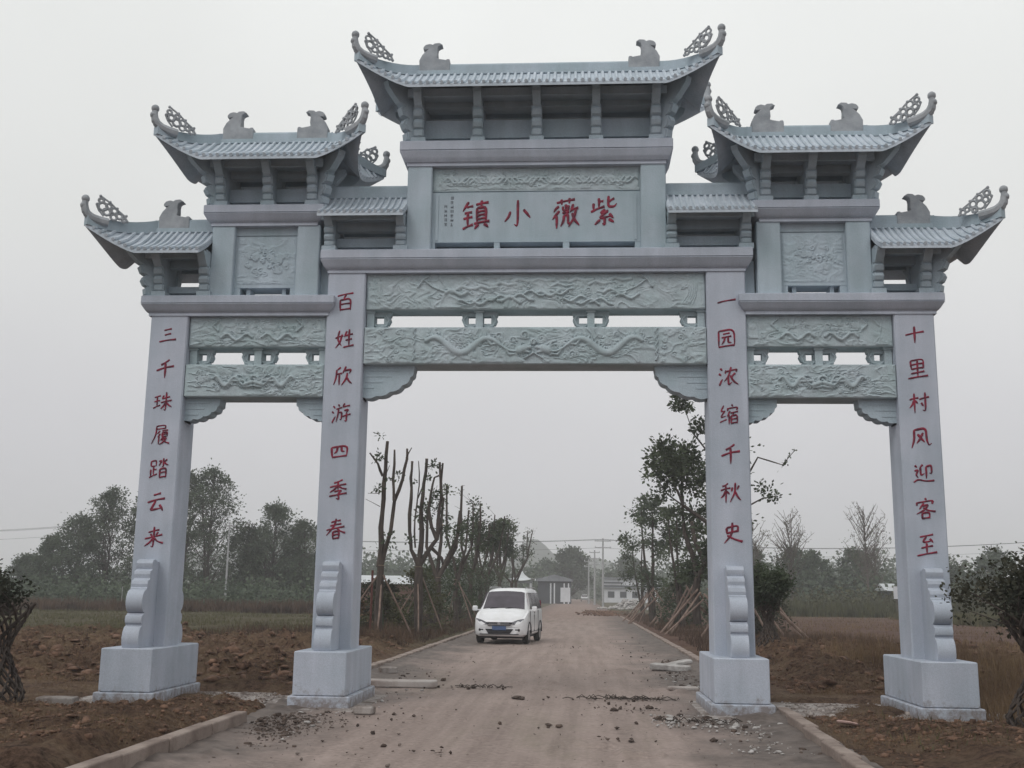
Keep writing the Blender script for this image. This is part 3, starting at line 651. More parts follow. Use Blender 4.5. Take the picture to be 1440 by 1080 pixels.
# --- side towers
for s in (-1, 1):
    xa, xb = (-5.025, -3.32) if s < 0 else (3.35, 5.04)
    for a, c in ((xa, xa+0.36), (xb-0.36, xb)):
        b = MB(); b.loft(a, c, -0.29, 0.29, [(6.018, 0), (7.165, 0)], ch=0.015); b.build('tower_post', STONE_B, P)
    pa, pb = xa+0.36, xb-0.36; mid = (pa+pb)/2
    b = MB(); b.box(pa, pb, -0.19, 0.19, 7.035, 7.162); b.box(pa, pb, -0.165, 0.165, 7.015, 7.04); b.box(pa, pb, -0.19, 0.19, 6.19, 7.02)
    for a in (pa, pb-0.10): b.box(a, a+0.10, -0.185, 0.185, 6.018, 6.195)
    for q in (-1, 1): b.box(mid+q*0.28-0.03, mid+q*0.28+0.03, -0.12, 0.12, 6.018, 6.195)
    pn = b.build('carved_panel', STONE_B, P)
    S = []
    for k in range(44):
        a = rg.uniform(0, 6.28); r = math.sqrt(rg.random()); x_, z_ = mid+0.36*r*math.cos(a), 6.63+0.24*r*math.sin(a)
        S.append((curl(x_, z_, rg.uniform(0.03, 0.06), 1.1, rg.uniform(0, 6)), 0.014, 0.018*(1.15-r*0.6)))
    V, F_ = relief(pa+0.03, pb-0.03, 6.24, 6.99, -0.19, S, noise=0.004, seed=13+s, base=0.002); fast('carved_relief', V, F_, STONE_B, pn, smooth=True)

# --- roofs
BIRD = [(486,290),(508,245),(535,215),(553,200),(528,203),(513,196),(517,178),(532,162),(560,154),(578,158),(586,163),(600,150),(638,147),(650,155),(664,164),(640,172),(628,182),(624,205),(627,250),(621,275),(640,281),(690,290),(700,283),(718,284),(722,300),(722,395),(490,395)]
def beast(x, z, s, parent):
    k = 0.00222; pl = [(x - s*(p[0]-555)*k*0.95, z + (345-p[1])*k*0.94) for p in BIRD]     # s=+1: tail block towards +x? see call
    b = MB(); b.prism(pl if s > 0 else pl[::-1], -0.075, 0.075, 'y'); o = b.build('ridge_beast', ORN, parent)
    bv = o.modifiers.new('b', 'BEVEL'); bv.width = 0.008; bv.segments = 1; bv.limit_method = 'ANGLE'; bv.angle_limit = R(60)
    return o
hrng = random.Random(15)
def horn_and_scroll(cx, cy, cz, sx, sy, parent, hipdir):
    """curled tip at a roof corner and the openwork scroll behind it"""
    h = Vector(hipdir).normalized()      # horizontal direction outward along the hip
    def W_(a, up): return (cx + h.x*a, cy + h.y*a, cz + up)
    b = MB()
    pts = [(-0.30, 0.00), (-0.16, 0.015), (-0.06, 0.04), (0.015, 0.09), (0.05, 0.16), (0.06, 0.235), (0.055, 0.29)]
    b.tube([W_(a, u) for a, u in pts], [0.07, 0.07, 0.068, 0.066, 0.06, 0.052, 0.045], 8)
    b.ball(W_(0.055, 0.325), 0.062, 10, 7); b.ball(W_(0.075, 0.215), 0.055, 8, 6); b.ball(W_(0.05, 0.13), 0.055, 8, 6)
    b.build('roof_horn', ORN, parent, smooth=True)
    b = MB()
    def ring(a, u, r, t=0.020):
        a += hrng.uniform(-.012, .012); u += hrng.uniform(-.012, .012); r *= hrng.uniform(.75, 1.2); t *= hrng.uniform(.85, 1.25)
        b.tube([W_(a + r*math.cos(q*math.pi/4), u + r*math.sin(q*math.pi/4)) for q in range(9)], t, 5, cap=False)
    for a, u, r in ((-0.17, 0.33, 0.045), (-0.20, 0.235, 0.055), (-0.28, 0.27, 0.045), (-0.27, 0.17, 0.055), (-0.37, 0.19, 0.045), (-0.36, 0.105, 0.045), (-0.45, 0.12, 0.045), (-0.52, 0.085, 0.035)): ring(a, u, r)
    for a, u in ((-0.155, 0.405), (-0.30, 0.33), (-0.41, 0.245), (-0.55, 0.15), (-0.115, 0.27), (-0.57, 0.06)): b.ball(W_(a, u), 0.024, 6, 5)
    b.tube([W_(a, u) for a, u in ((-0.57, 0.07), (-0.52, 0.15), (-0.42, 0.22), (-0.32, 0.31), (-0.17, 0.40))], 0.015, 5)
    b.tube([W_(a, u) for a, u in ((-0.10, 0.27), (-0.14, 0.18), (-0.22, 0.09))], 0.015, 5)
    b.build('openwork_scroll', ORN, parent)
def roof(xc, Lc, Lr, zE, zC, zR, rid_h, D=0.88, ends=(1, 1), spacing=0.108, birds=True, xi=None):
    """hipped (or at ends==0 cut-off) roof. Lc: half length to the corners, Lr: half length of the ridge."""
    lift = zC-zE
    lo = -Lc if ends[0] else -xi; hi = Lc if ends[1] else xi
    rl = -Lr if ends[0] else -xi; rh = Lr if ends[1] else xi
    def eave(x):                                   # returns (y magnitude, z) of the eave at x (relative)
        e = 0
        if ends[1] and x > Lr: e = (x-Lr)/(Lc-Lr)
        if ends[0] and x < -Lr: e = (-x-Lr)/(Lc-Lr)
        e = max(0, min(1, e)); return D + 0.05*e**2, zE + lift*e**1.25
    def top(x):                                    # where a tile rib at x meets the ridge or the hip
        e = 0
        if ends[1] and x > Lr: e = (x-Lr)/(Lc-Lr)
        if ends[0] and x < -Lr: e = (-x-Lr)/(Lc-Lr)
        e = max(0, min(1, e)); yD, _ = eave(x)
        return (D+0.05)*e, zR + (zC-zR)*e - 0.07*4*e*(1-e)*(1 if e > 0 else 0)
    def surf(x, v):                                # v 0 eave .. 1 top
        ye, ze = eave(x); yt, zt = top(x); y = ye+(yt-ye)*v; z = ze+(zt-ze)*v - 0.05*math.sin(math.pi*v)*(abs(ye-yt)/D)
        return y, z
    b = MB(); nxs = 44; nv = 6; TH = 0.055
    xs = sorted(set([lo+(hi-lo)*i/nxs for i in range(nxs+1)] + [rl, rh]))
    for sg in (-1, 1):                             # slab: top and bottom skins, front fascia
        vs = []; fs = []; n = len(xs)
        for x in xs:
            for j in range(nv+1):
                y, z = surf(x, j/nv); vs.append((xc+x, sg*y, z))
        for x in xs:
            for j in range(nv+1):
                y, z = surf(x, j/nv); vs.append((xc+x, sg*(y-0.0), z-TH))
        m_ = nv+1; o2 = n*m_
        for i in range(n-1):
            for j in range(nv):
                a = i*m_+j; fs.append((a, a+m_, a+m_+1, a+1)); fs.append((o2+a, o2+a+1, o2+a+m_+1, o2+a+m_))
            a = i*m_; fs.append((a, o2+a, o2+a+m_, a+m_))
        for e_, i in ((0, 0), (1, n-1)):
            if not ends[e_]:
                for j in range(nv): a = i*m_+j; fs.append((a, a+1, o2+a+1, o2+a))
        b.add(vs, fs)
    INS = 0.20
    for e_, sx in ((0, -1), (1, 1)):               # end slopes (hip ends)
        if not ends[e_]: continue
        vs = []; ny_ = 14; nv2 = 6
        for i in range(ny_+1):
            q = -1+2*i/ny_; qq = abs(q)
            xe = Lc - INS*(1-qq**2); ye = (D+0.05)*q; ze = zC - lift*0.95*(1-qq**1.6)
            # end of slope line: hip / ridge end at the same q
            xt = Lr+(Lc-Lr)*qq; zt = zR+(zC-zR)*qq-0.07*4*qq*(1-qq)
            for j in range(nv2+1):
                v = j/nv2; vs.append((xc+sx*(xe+(xt-xe)*v), ye, ze+(zt-ze)*v-0.04*math.sin(math.pi*v)*(1-qq)))
        n2 = len(vs); vs += [(p[0], p[1], p[2]-TH) for p in vs]; m_ = nv2+1; fs = []
        for i in range(ny_):
            for j in range(nv2):
                a = i*m_+j; fs.append((a, a+1, a+m_+1, a+m_)); fs.append((n2+a, n2+a+m_, n2+a+m_+1, n2+a+1))
            a = i*m_; fs.append((a, a+m_, n2+a+m_, n2+a))
        b.add(vs, fs)
    rf = b.build('roof', ROOF, P, smooth=True)
    # tile ribs
    nr = int(round((hi-lo)/spacing)); back = MB()
    for k in range(nr+1):
        x = lo + 0.03 + (hi-lo-0.06)*k/nr + crng.uniform(-.006, .006)*(0 < k < nr)
        yt, _ = top(x); ye, _ = eave(x)
        if ye-yt < 0.06: continue
        pts = []
        for j in range(6): v = j/5.0; y, z = surf(x, v); pts.append((xc+x, y+(0.018 if j == 0 else 0), z+0.012))
        t = MB(); t.tube([(p[0], -p[1], p[2]) for p in pts], 0.028*crng.uniform(.9, 1.1), 6); t.build('tile_rib', ROOF, rf)
        back.tube(pts, 0.028, 5)
    for e_, sx in ((0, -1), (1, 1)):
        if not ends[e_]: continue
        for i in range(1, 16):
            q = -1+2*i/16; qq = abs(q); xe = Lc-INS*(1-qq**2); ze = zC-lift*0.95*(1-qq**1.6); xt = Lr+(Lc-Lr)*qq; zt = zR+(zC-zR)*qq-0.07*4*qq*(1-qq)
            if xe-xt > 0.06: back.tube([(xc+sx*(xe+(xt-xe)*v), (D+0.05)*q, ze+(zt-ze)*v-0.04*math.sin(math.pi*v)*(1-qq)+0.012) for v in (0, .33, .66, 1)], 0.033, 5)
    back.build('rear_tile_ribs', ROOF, rf, kind='stuff')
    # main ridge
    q = MB(); q.loft(xc+rl, xc+rh, -0.065, 0.065, [(zR-0.10, 0), (zR+rid_h-0.03, 0), (zR+rid_h, 0.02)]); q.box(xc+rl, xc+rh, -0.085, 0.085, zR-0.04, zR+0.03); q.build('ridge', STONE_B, rf)
    # hip ridges, horns, scrolls
    for e_, sx in ((0, -1), (1, 1)):
        if not ends[e_]: continue
        for sy in (-1, 1):
            q = MB(); vs = []; fs = []; n = 9
            hd = Vector((sx*(Lc-Lr), sy*(D+0.05), 0)).normalized(); nn = Vector((-hd.y, hd.x, 0))*0.055
            for i in range(n+1):
                t_ = i/n; c = Vector((xc+sx*(Lr+(Lc-Lr)*t_), sy*(D+0.05)*t_, zR+(zC-zR)*t_-0.07*4*t_*(1-t_)))
                hh = rid_h*(1-0.35*t_)
                for w_, up in ((-1, -0.03), (1, -0.03), (1, hh), (-1, hh)): p = c+nn*w_; vs.append((p.x, p.y, p.z+up))
            for i in range(n):
                for k in range(4): fs.append((4*i+k, 4*i+(k+1)%4, 4*i+4+(k+1)%4, 4*i+4+k))
            fs += [(3,2,1,0), (4*n, 4*n+1, 4*n+2, 4*n+3)]; q.add(vs, fs); q.build('hip_ridge', STONE_B, rf)
            horn_and_scroll(xc+sx*(Lc-0.02), sy*(D+0.03), zC+0.06, sx, sy, rf, (sx*(Lc-Lr), sy*(D+0.05)*0.55, 0))
        if birds: beast(xc+sx*(Lr-0.17), zR+0.10, sx, rf)
    return rf
roof(0.03, 2.76, 1.95, 9.21, 9.62, 9.80, 0.15, D=0.88, spacing=0.108)
roof(-4.19, 1.60, 0.88, 8.08, 8.45, 8.67, 0.15); roof(4.22, 1.60, 0.88, 8.08, 8.47, 8.67, 0.15)
# outer low roofs: hipped outside, cut off against the side towers
roof(-5.03+0.0, 1.76, 0.98, 6.62, 7.03, 7.18, 0.18, D=0.82, ends=(1, 0), xi=0.0, spacing=0.104)
roof(5.05-0.0, 1.72, 0.98, 6.62, 7.03, 7.16, 0.18, D=0.82, ends=(0, 1), xi=0.0, spacing=0.104)
# inner low roofs, cut off at both ends
roof(-2.63, 1.0, 1.0, 7.23, 7.23, 7.72, 0.17, D=0.70, ends=(0, 0), xi=0.655, birds=False, spacing=0.104)
roof(2.66, 1.0, 1.0, 7.23, 7.23, 7.72, 0.17, D=0.70, ends=(0, 0), xi=0.655, birds=False, spacing=0.104)

# --- walls and consoles below the roofs
CONS = [(0, 0), (0.07, 0), (0.11, 0.05), (0.12, 0.16), (0.09, 0.20), (0.13, 0.23), (0.16, 0.32), (0.14, 0.40), (0.11, 0.43), (0.17, 0.47), (0.20, 0.58), (0.17, 0.64), (0.22, 0.68), (0.30, 0.80), (0.36, 0.90), (0.38, 1.0), (0, 1.0)]
def console(x, y, z0, z1, dirv, w_=0.062, reach=1.0, parent=None):
    d = Vector((dirv[0], dirv[1], 0)).normalized(); n = Vector((-d.y, d.x, 0)); H_ = z1-z0
    pl = [(r*reach, h*H_) for r, h in CONS]
    b = MB(); b.prism(pl, -w_, w_, fr=lambda r, h, t: (x+d.x*r+n.x*t, y+d.y*r+n.y*t, z0+h))
    b.prism([(r*reach*0.9+0.01, h*H_) for r, h in CONS[:13]] + [(0, 0.68*H_)], -w_-0.018, w_+0.018, fr=lambda r, h, t: (x+d.x*(r-0.02)+n.x*t, y+d.y*(r-0.02)+n.y*t, z0+h*0.97+0.002))
    b.build('console', STONE_B, parent or P)
def under(xa, xb, z0, w1, w2, w3, front, ends=(1, 1), ceil=True, reach=1.0, blk=0.16):
    """front and rear walls with a long slot, standing on blocks over a thin gap, end walls at hipped ends"""
    b = MB(); te = (z0-1.6)/16.0; sh_ = 0.21*te
    b.box(xa, xb, -0.06, 0.06, z0+0.03+0.35*te, w1+sh_); b.box(xa, xb, -0.065, 0.065, w2+sh_, w3+0.04)
    for x in front:
        b.box(x-blk/2-0.03, x+blk/2+0.03, -0.34, 0.34, z0-0.002, z0+0.085)
        b.box(x-0.055, x+0.055, -0.2405, 0.2405, z0+0.084, w3+0.0)
    for e_, x in ((0, xa), (1, xb)):
        if ends[e_]: b.box(*sorted((x, x+(0.09 if e_ == 0 else -0.09))), -0.245, 0.245, z0+0.083, w3-0.003)
    wl = b.build('roof_wall', STONE_B, P)
    # stepped eave beam under the tiles
    if ceil:
        b = MB(); b.box(xa-0.05*ends[0], xb+0.05*ends[1], -0.46, -0.40, w3-0.10, w3+0.03); b.box(xa-0.05*ends[0], xb+0.05*ends[1], 0.40, 0.46, w3-0.10, w3+0.03)
        b.box(xa-0.02*ends[0], xb+0.02*ends[1], -0.42, 0.42, w3-0.02, w3+0.03); b.build('eave_beam', STONE_B, wl)
    for sg in (-1, 1):
        for x in front: console(x, sg*0.24, z0+0.08, w3-0.02, (0, sg), parent=wl, reach=reach)
    for e_, x, sx in ((0, xa, -1), (1, xb, 1)):
        if ends[e_]:
            for sg in (-1, 1): console(x-sx*0.03, sg*0.22, z0+0.0, w3+0.10, (sx, sg*0.9), 0.06, reach*1.45, parent=wl)
            console(x-sx*0.02, 0.0, z0+0.0, w3, (sx, 0), 0.06, reach*0.9, parent=wl)
            b = MB(); b.box(*sorted((x-sx*0.02, x+sx*0.03)), -0.30, 0.30, z0-0.001, z0+0.09); b.build('end_block', STONE_B, wl)
under(-1.95, 1.98, 8.49, 8.88, 9.10, 9.30, (-1.83, -0.90, 0.02, 0.94, 1.86))
under(-5.02, -3.34, 7.475, 7.77, 7.95, 8.17, (-4.92, -4.17, -3.47))
under(3.38, 5.06, 7.475, 7.77, 7.95, 8.17, (3.50, 4.18, 4.90))
under(-5.95, -5.03, 6.02, 6.19, 6.50, 6.70, (-5.80, -5.09), ends=(1, 0), reach=0.9)
under(5.05, 5.95, 6.02, 6.19, 6.50, 6.70, (5.11, 5.80), ends=(0, 1), reach=0.9)
under(-3.27, -1.99, 6.735, 6.95, 7.07, 7.30, (-3.17, -2.06), ends=(0, 0), reach=0.75)
under(2.01, 3.30, 6.735, 6.95, 7.07, 7.30, (2.08, 3.19), ends=(0, 0), reach=0.75)
# ---------------------------------------------------------------- the parked van
WHITE = mat('white_car_paint', (0.80, 0.81, 0.84), 0.22, scale=2, col2=(0.70, 0.70, 0.71), spec=0.5)
GLASS = mat('dark_window_glass', (0.055, 0.045, 0.06), 0.08, scale=3, var=0.2, spec=0.6)
BLACK = mat('black_plastic', (0.025, 0.025, 0.03), 0.6, scale=5)
CHROME = mat('chrome', (0.6, 0.6, 0.62), 0.2, scale=5, metallic=0.9)
LAMP = mat('lamp_glass', (0.30, 0.31, 0.34), 0.12, scale=30, col2=(0.10, 0.10, 0.12), spec=0.6)
BLUE = mat('blue_plate', (0.07, 0.11, 0.22), 0.5, scale=5)
TYRE = mat('tyre_rubber', (0.03, 0.028, 0.027), 0.85, scale=12)
RIM = mat('wheel_metal', (0.34, 0.34, 0.35), 0.4, scale=12, metallic=0.6)
van = empty('van', (-1.84, 18.9, 0.02), -0.095, 'white seven seat van parked facing the gate beside the left kerb', 'van')
ST = [(-0.03,.60,.32,.60,.645,.54),(0.0,.70,.27,.66,.71,.62),(.07,.775,.24,.74,.80,.68),(.25,.83,.235,.84,.905,.71),(.55,.845,.23,.94,1.0,.725),(.82,.845,.23,1.00,1.08,.72),
      (1.02,.845,.235,1.03,1.28,.69),(1.20,.845,.235,1.04,1.455,.66),(1.42,.845,.235,1.04,1.63,.635),(1.65,.845,.235,1.04,1.70,.63),(2.2,.845,.235,1.045,1.745,.635),(3.2,.845,.235,1.05,1.75,.635),(3.9,.84,.24,1.05,1.72,.625),(4.15,.82,.27,1.05,1.66,.60),(4.27,.76,.33,1.02,1.52,.56)]
def vsec(s):
    y, w_, zb, zbel, zt, wt = s
    half = [(w_*.86, zb), (w_*.97, zb+.06), (w_, zb+.20), (w_*1.0, (zb+zbel)/2+.05), (w_*.985, zbel-.05), (w_*.965, zbel), (wt+(w_*.965-wt)*.45, zbel+(zt-.07-zbel)*.55), (wt+.012, zt-.075), (wt*.93, zt-.022), (wt*.6, zt), (0, zt+.012)]
    return [(-x, y, z) for x, z in half[:-1]] + [(0, y, half[-1][1])] + [(x, y, z) for x, z in half[:-1]][::-1]
vb = MB(); secs = [vsec(s) for s in ST]; m_ = len(secs[0]); vs_ = [p for s in secs for p in s]; fs_ = []
for i in range(len(secs)-1):
    for k in range(m_-1): fs_.append((i*m_+k, i*m_+k+1, (i+1)*m_+k+1, (i+1)*m_+k))
    fs_.append((i*m_+m_-1, i*m_, (i+1)*m_, (i+1)*m_+m_-1))
fs_ += [tuple(range(m_)), tuple((len(secs)-1)*m_+k for k in range(m_))[::-1]]
vb.add(vs_, fs_); body = vb.build('body', WHITE, van, smooth=True)
def panel(name, poly3, off, m, parent=None, th=0.012):
    pts = [Vector(p) for p in poly3]; n = (pts[1]-pts[0]).cross(pts[2]-pts[0]).normalized()
    o = Vector(off); n = n if n.dot(o) > 0 else -n
    if (pts[1]-pts[0]).cross(pts[2]-pts[0]).dot(n) < 0: pts = pts[::-1]
    k = len(pts); b = MB(); b.add([tuple(p+n*th) for p in pts]+[tuple(p-n*0.03) for p in pts], [tuple(range(k)), tuple(range(2*k-1, k-1, -1))]+[(i, i+k, (i+1)%k+k, (i+1)%k) for i in range(k)])
    return b.build(name, m, parent or van)
rows = []
for y_, zt_, wt_ in ((.845, 1.100, .70), (1.00, 1.255, .675), (1.20, 1.455, .645), (1.40, 1.615, .618)):
    rows.append([(x_*wt_, y_-.022, zt_+dz_+.022) for x_, dz_ in ((-.97, -.035), (-.80, -.008), (-.4, .006), (0, .013), (.4, .006), (.80, -.008), (.97, -.035))])
b = MB(); k7 = 7; b.add([p for r_ in rows for p in r_]+[(x_, y_+.05, z_-.05) for r_ in rows for x_, y_, z_ in r_], [(i_*k7+j_, i_*k7+j_+1, (i_+1)*k7+j_+1, (i_+1)*k7+j_) for i_ in range(3) for j_ in range(6)] + [(j_+1, j_, 28+j_, 28+j_+1) for j_ in range(6)] + [(21+j_, 21+j_+1, 49+j_+1, 49+j_) for j_ in range(6)] + [(i_*k7, (i_+1)*k7, 28+(i_+1)*k7, 28+i_*k7) for i_ in range(3)] + [((i_+1)*k7+6, i_*k7+6, 28+i_*k7+6, 28+(i_+1)*k7+6) for i_ in range(3)])
ws = b.build('windscreen', GLASS, van)
for s in (-1, 1):
    def sx_(y, z):                     # body side above the belt line
        t = min(1, max(0, (z-1.04)/(1.675-1.04))); return s*(0.815+(0.65-0.815)*t)
    for ya, yb, yc, yd in ((1.12, 1.95, 1.95, 1.42), (2.03, 2.86, 2.86, 2.03), (2.94, 3.92, 3.84, 2.94)):
        panel('side_window', [(sx_(0,1.075), ya, 1.075), (sx_(0,1.075), yb, 1.075), (sx_(0,1.60), yc, 1.60), (sx_(0,1.60), yd, 1.60)], (s,0,0.3), GLASS, th=0.014)
    b = MB()
    for y in (1.02, 1.99, 2.90): b.box(*sorted((s*.835, s*.852)), y-.006, y+.006, .36, 1.03)
    b.box(*sorted((s*.835, s*.851)), 1.02, 3.5, .355, .367); b.build('door_gap', BLACK, van)
    for y in (1.86, 2.10): b = MB(); b.loft(*sorted((s*.84, s*.872)), y-.09, y+.09, [(.90, .004), (.93, .004)]); b.build('door_handle', WHITE, van)
    b = MB(); b.tube([(s*.60, 1.6, 1.725), (s*.60, 1.75, 1.775), (s*.60, 3.7, 1.78), (s*.60, 3.85, 1.735)], .016, 6); b.build('roof_rail', RIM, van)
    b = MB(); b.loft(*sorted((s*.90, s*1.06)), .95, 1.04, [(1.0, .02), (1.03, 0), (1.14, 0), (1.17, .02)], ch=.02); b.box(*sorted((s*.78, s*.92)), .985, 1.03, 1.02, 1.06); b.build('wing_mirror', WHITE, van)
    b = MB(); pl = [(s*.38,.615),(s*.41,.68),(s*.60,.755),(s*.765,.79),(s*.75,.63),(s*.58,.585)]
    vs_ = []
    for k_, (x, z) in enumerate(pl): e_ = max(0, (abs(x)-.42)/.34); vs_.append((x, -.055+.15*e_**1.6, z))
    vs_ += [(x*.985, y+.08, z) for x, y, z in vs_]; n = len(pl)
    b.add(vs_, [tuple(range(n)) if s > 0 else tuple(range(n))[::-1], ] + [(i, i+n, (i+1)%n+n, (i+1)%n) for i in range(n)]); b.build('headlight', LAMP, van)
    b = MB(); b.loft(*sorted((s*.50, s*.66)), -.035, .05, [(.40, .01), (.45, 0), (.48, .01)]); b.build('fog_lamp', BLACK, van)
    b = MB(); b.loft(*sorted((s*.60, s*.76)), 4.22, 4.30, [(.85, .01), (1.2, 0), (1.35, .01)]); b.build('tail_light', RED, van)
    for y in (.80, 3.40):
        wroot = MB(); wroot.lathe([(.20, -.095), (.285, -.095), (.31, -.07), (.315, 0), (.31, .07), (.285, .095), (.20, .095)], (s*.745, y, .305), 22, 'x'); tw = wroot.build('wheel', TYRE, van, smooth=True)
        r_ = MB(); r_.lathe([(.04, -.02), (.19, -.02), (.205, .0), (.205, .01), (.04, .012)] if s > 0 else [(.205, -.01), (.205, 0), (.19, .02), (.04, .02)], (s*.83, y, .305), 18, 'x'); r_.build('rim', RIM, tw)
        ar = MB(); ar.tube([(s*.842, y+.365*math.cos(a*math.pi/10), .305+.365*math.sin(a*math.pi/10)) for a in range(11)], .03, 5); ar.build('wheel_arch', BLACK, van, smooth=True)
b = MB(); b.box(-.42, .42, -.078, .0, .668, .686); b.box(-.38, .38, -.084, .0, .590, .608); b.box(-.32, .32, -.081, 0, .632, .642); gr = b.build('grille', CHROME, van)
b = MB(); b.prism([(-.43,.672),(.43,.672),(.35,.570),(-.35,.570)], -.070, .02, 'y'); b.build('grille_gap', BLACK, gr)
b = MB(); b.lathe([(.0, -.006), (.05, -.006), (.05, .004), (.0, .004)], (0, 0, 0), 14, 'x')
b.v = [(y, -.090+x, .638+z*.9) for x, y, z in b.v]; b.build('emblem', CHROME, gr)
b = MB(); b.prism([(-.45,.470),(.45,.470),(.34,.325),(-.34,.325)], -.052, .03, 'y'); b.build('air_intake', BLACK, van)
b = MB(); b.loft(-.22, .22, -.080, -.035, [(.435, 0), (.560, 0)], ch=.004); b.build('number_plate', BLUE, van)
b = MB(); b.box(-.62, .62, -.045, .02, .295, .318); b.build('bumper_lip', BLACK, van)
b = MB(); b.box(-.70, .70, .3, 3.9, .17, .26); b.build('underbody', BLACK, van)
b = MB(); b.tube([(.05,.81,1.09),(.42,.85,1.13)], .008, 4); b.tube([(-.45,.81,1.09),(-.05,.84,1.13)], .008, 4); b.build('wiper', BLACK, van)

# small white car far down the road
fc = empty('car', (1.7, 228, 0.03), 0, 'tiny white car far down the road in front of the distant trees', 'car')
b = MB(); b.loft(-.85, .85, 0, 4.3, [(.28, .05), (.5, 0), (.85, .02), (.95, .12)], ch=.12); b.loft(-.72, .72, 1.0, 3.6, [(.93, .0), (1.40, .14), (1.46, .25)], ch=.12); b.build('body', WHITE, fc)
b = MB(); b.box(-.60, .60, 1.02, 1.1, 1.0, 1.34); b.build('windscreen', GLASS, fc)
for x in (-.75, .75):
    for y in (.8, 3.4): b = MB(); b.lathe([(.31, -.09), (.31, .09)], (x, y, .31), 12, 'x'); b.build('wheel', TYRE, fc)
b = MB(); b.box(-.8, .8, -.03, .05, .45, .62); b.build('bumper', BLACK, fc)
# ---------------------------------------------------------------- trees and plants
BARK = mat('dark_bark', (0.085, 0.068, 0.058), 0.95, scale=8, col2=(0.035, 0.028, 0.026), bump=0.5, bscale=30, stretch=(1, 1, 0.3))
BARK2 = mat('grey_bark', (0.16, 0.135, 0.12), 0.95, scale=8, col2=(0.07, 0.058, 0.052), bump=0.4, bscale=30)
CUT = mat('cut_wood', (0.32, 0.25, 0.18), 0.9, scale=12)
POLE = mat('pole_wood', (0.27, 0.20, 0.165), 0.9, scale=7, col2=(0.13, 0.09, 0.075), stretch=(1, 1, 0.2))
def leafmat(n, a, b_): return mat(n, a, 0.65, scale=0.9, detail=4, col2=b_, lo=0.38, hi=0.62, spec=0.25, translucent=0.25)
LF1 = leafmat('leaves_grey_green', (0.105, 0.135, 0.085), (0.055, 0.075, 0.052))
LF2 = leafmat('leaves_dark_green', (0.085, 0.110, 0.060), (0.032, 0.045, 0.028))
LF3 = leafmat('leaves_olive', (0.095, 0.095, 0.045), (0.05, 0.052, 0.028))
LF4 = leafmat('leaves_purple_green', (0.060, 0.056, 0.036), (0.026, 0.030, 0.020))
DRY = leafmat('dry_grass', (0.22, 0.15, 0.085), (0.10, 0.062, 0.040))
GRN = leafmat('field_grass', (0.13, 0.125, 0.06), (0.07, 0.062, 0.032))
def leaves(name, C, size, m, parent=None, seed=0, kind=None, aspect=1.7, loc=None):
    """C: (n,3) centres; each leaf a folded diamond of its own orientation"""
    r = np.random.RandomState(seed); n = len(C); C = np.asarray(C, float)
    d = r.normal(size=(n, 3)); d[:, 2] *= 0.8; d /= np.linalg.norm(d, axis=1)[:, None]
    u = r.normal(size=(n, 3)); s = np.cross(d, u); s /= np.linalg.norm(s, axis=1)[:, None]
    L_ = size*r.uniform(0.65, 1.35, n)[:, None]; W_ = L_/aspect
    V = np.stack([C-d*L_*.5, C+s*W_*.5, C+d*L_*.5, C-s*W_*.5], 1).reshape(-1, 3)
    return fast(name, V, np.arange(4*n).reshape(n, 4), m, parent, kind=kind, loc=loc)
def wob(p0, p1, n, amp, rg_):
    p0, p1 = Vector(p0), Vector(p1); out_ = [p0]
    for i in range(1, n):
        t = i/n; out_.append(p0.lerp(p1, t) + Vector((rg_.uniform(-1, 1), rg_.uniform(-1, 1), rg_.uniform(-.5, .5)))*amp)
    out_.append(p1); return out_
def leafy_tree(loc, h, r, m, label, group, seed, nclump=60, per=60, leaf=0.2, conic=0.5, low=0.12, trunk=0.12, name='leafy_tree', lean=(0, 0), shape=None):
    rg_ = random.Random(seed); nr = np.random.RandomState(seed)
    root = empty(name, loc, 0, label, 'tree', group); b = MB()
    tops = [(lean[0], lean[1], h*0.93)] + [(lean[0]+rg_.uniform(-.45, .45)*r, lean[1]+rg_.uniform(-.45, .45)*r, h*rg_.uniform(.7, .9)) for _ in range(2)]
    for t_ in tops: b.tube(wob((0, 0, -0.1), t_, 7, 0.03*h*.5, rg_), [trunk*(1-.85*i/7) for i in range(8)], 6)
    Cs = []
    for k in range(nclump):
        t = rg_.uniform(low, 1.0)**0.85; prof = (math.sin(math.pi*min(1, (t*0.82+0.18)))**0.6) if conic == 0 else (1-t)**conic*min(1, (t-low)*5+0.45)
        if shape: prof = shape(t)
        rr = r*prof*math.sqrt(rg_.uniform(0.05, 1.15)); a = rg_.uniform(0, 2*math.pi)
        c = Vector((lean[0]*t+rr*math.cos(a), lean[1]*t+rr*math.sin(a), h*t)); base = Vector((lean[0]*t*.6, lean[1]*t*.6, max(0.1*h, c.z-rr*rg_.uniform(.6, 1.3)-0.05*h)))
        b.tube(wob(base, c, 3, 0.05*r, rg_), [trunk*.32*(1-t*.5), trunk*.22, trunk*.12, trunk*.05], 4, cap=False)
        sg = r*rg_.uniform(0.08, 0.17); q = nr.normal(size=(int(per*rg_.uniform(.5, 1.4)), 3))*sg*np.array([1, 1, .8]); Cs.append(q+np.array(c))
    b.build('trunk', BARK, root); leaves('crown', np.concatenate(Cs), leaf, m, root, seed)
    return root
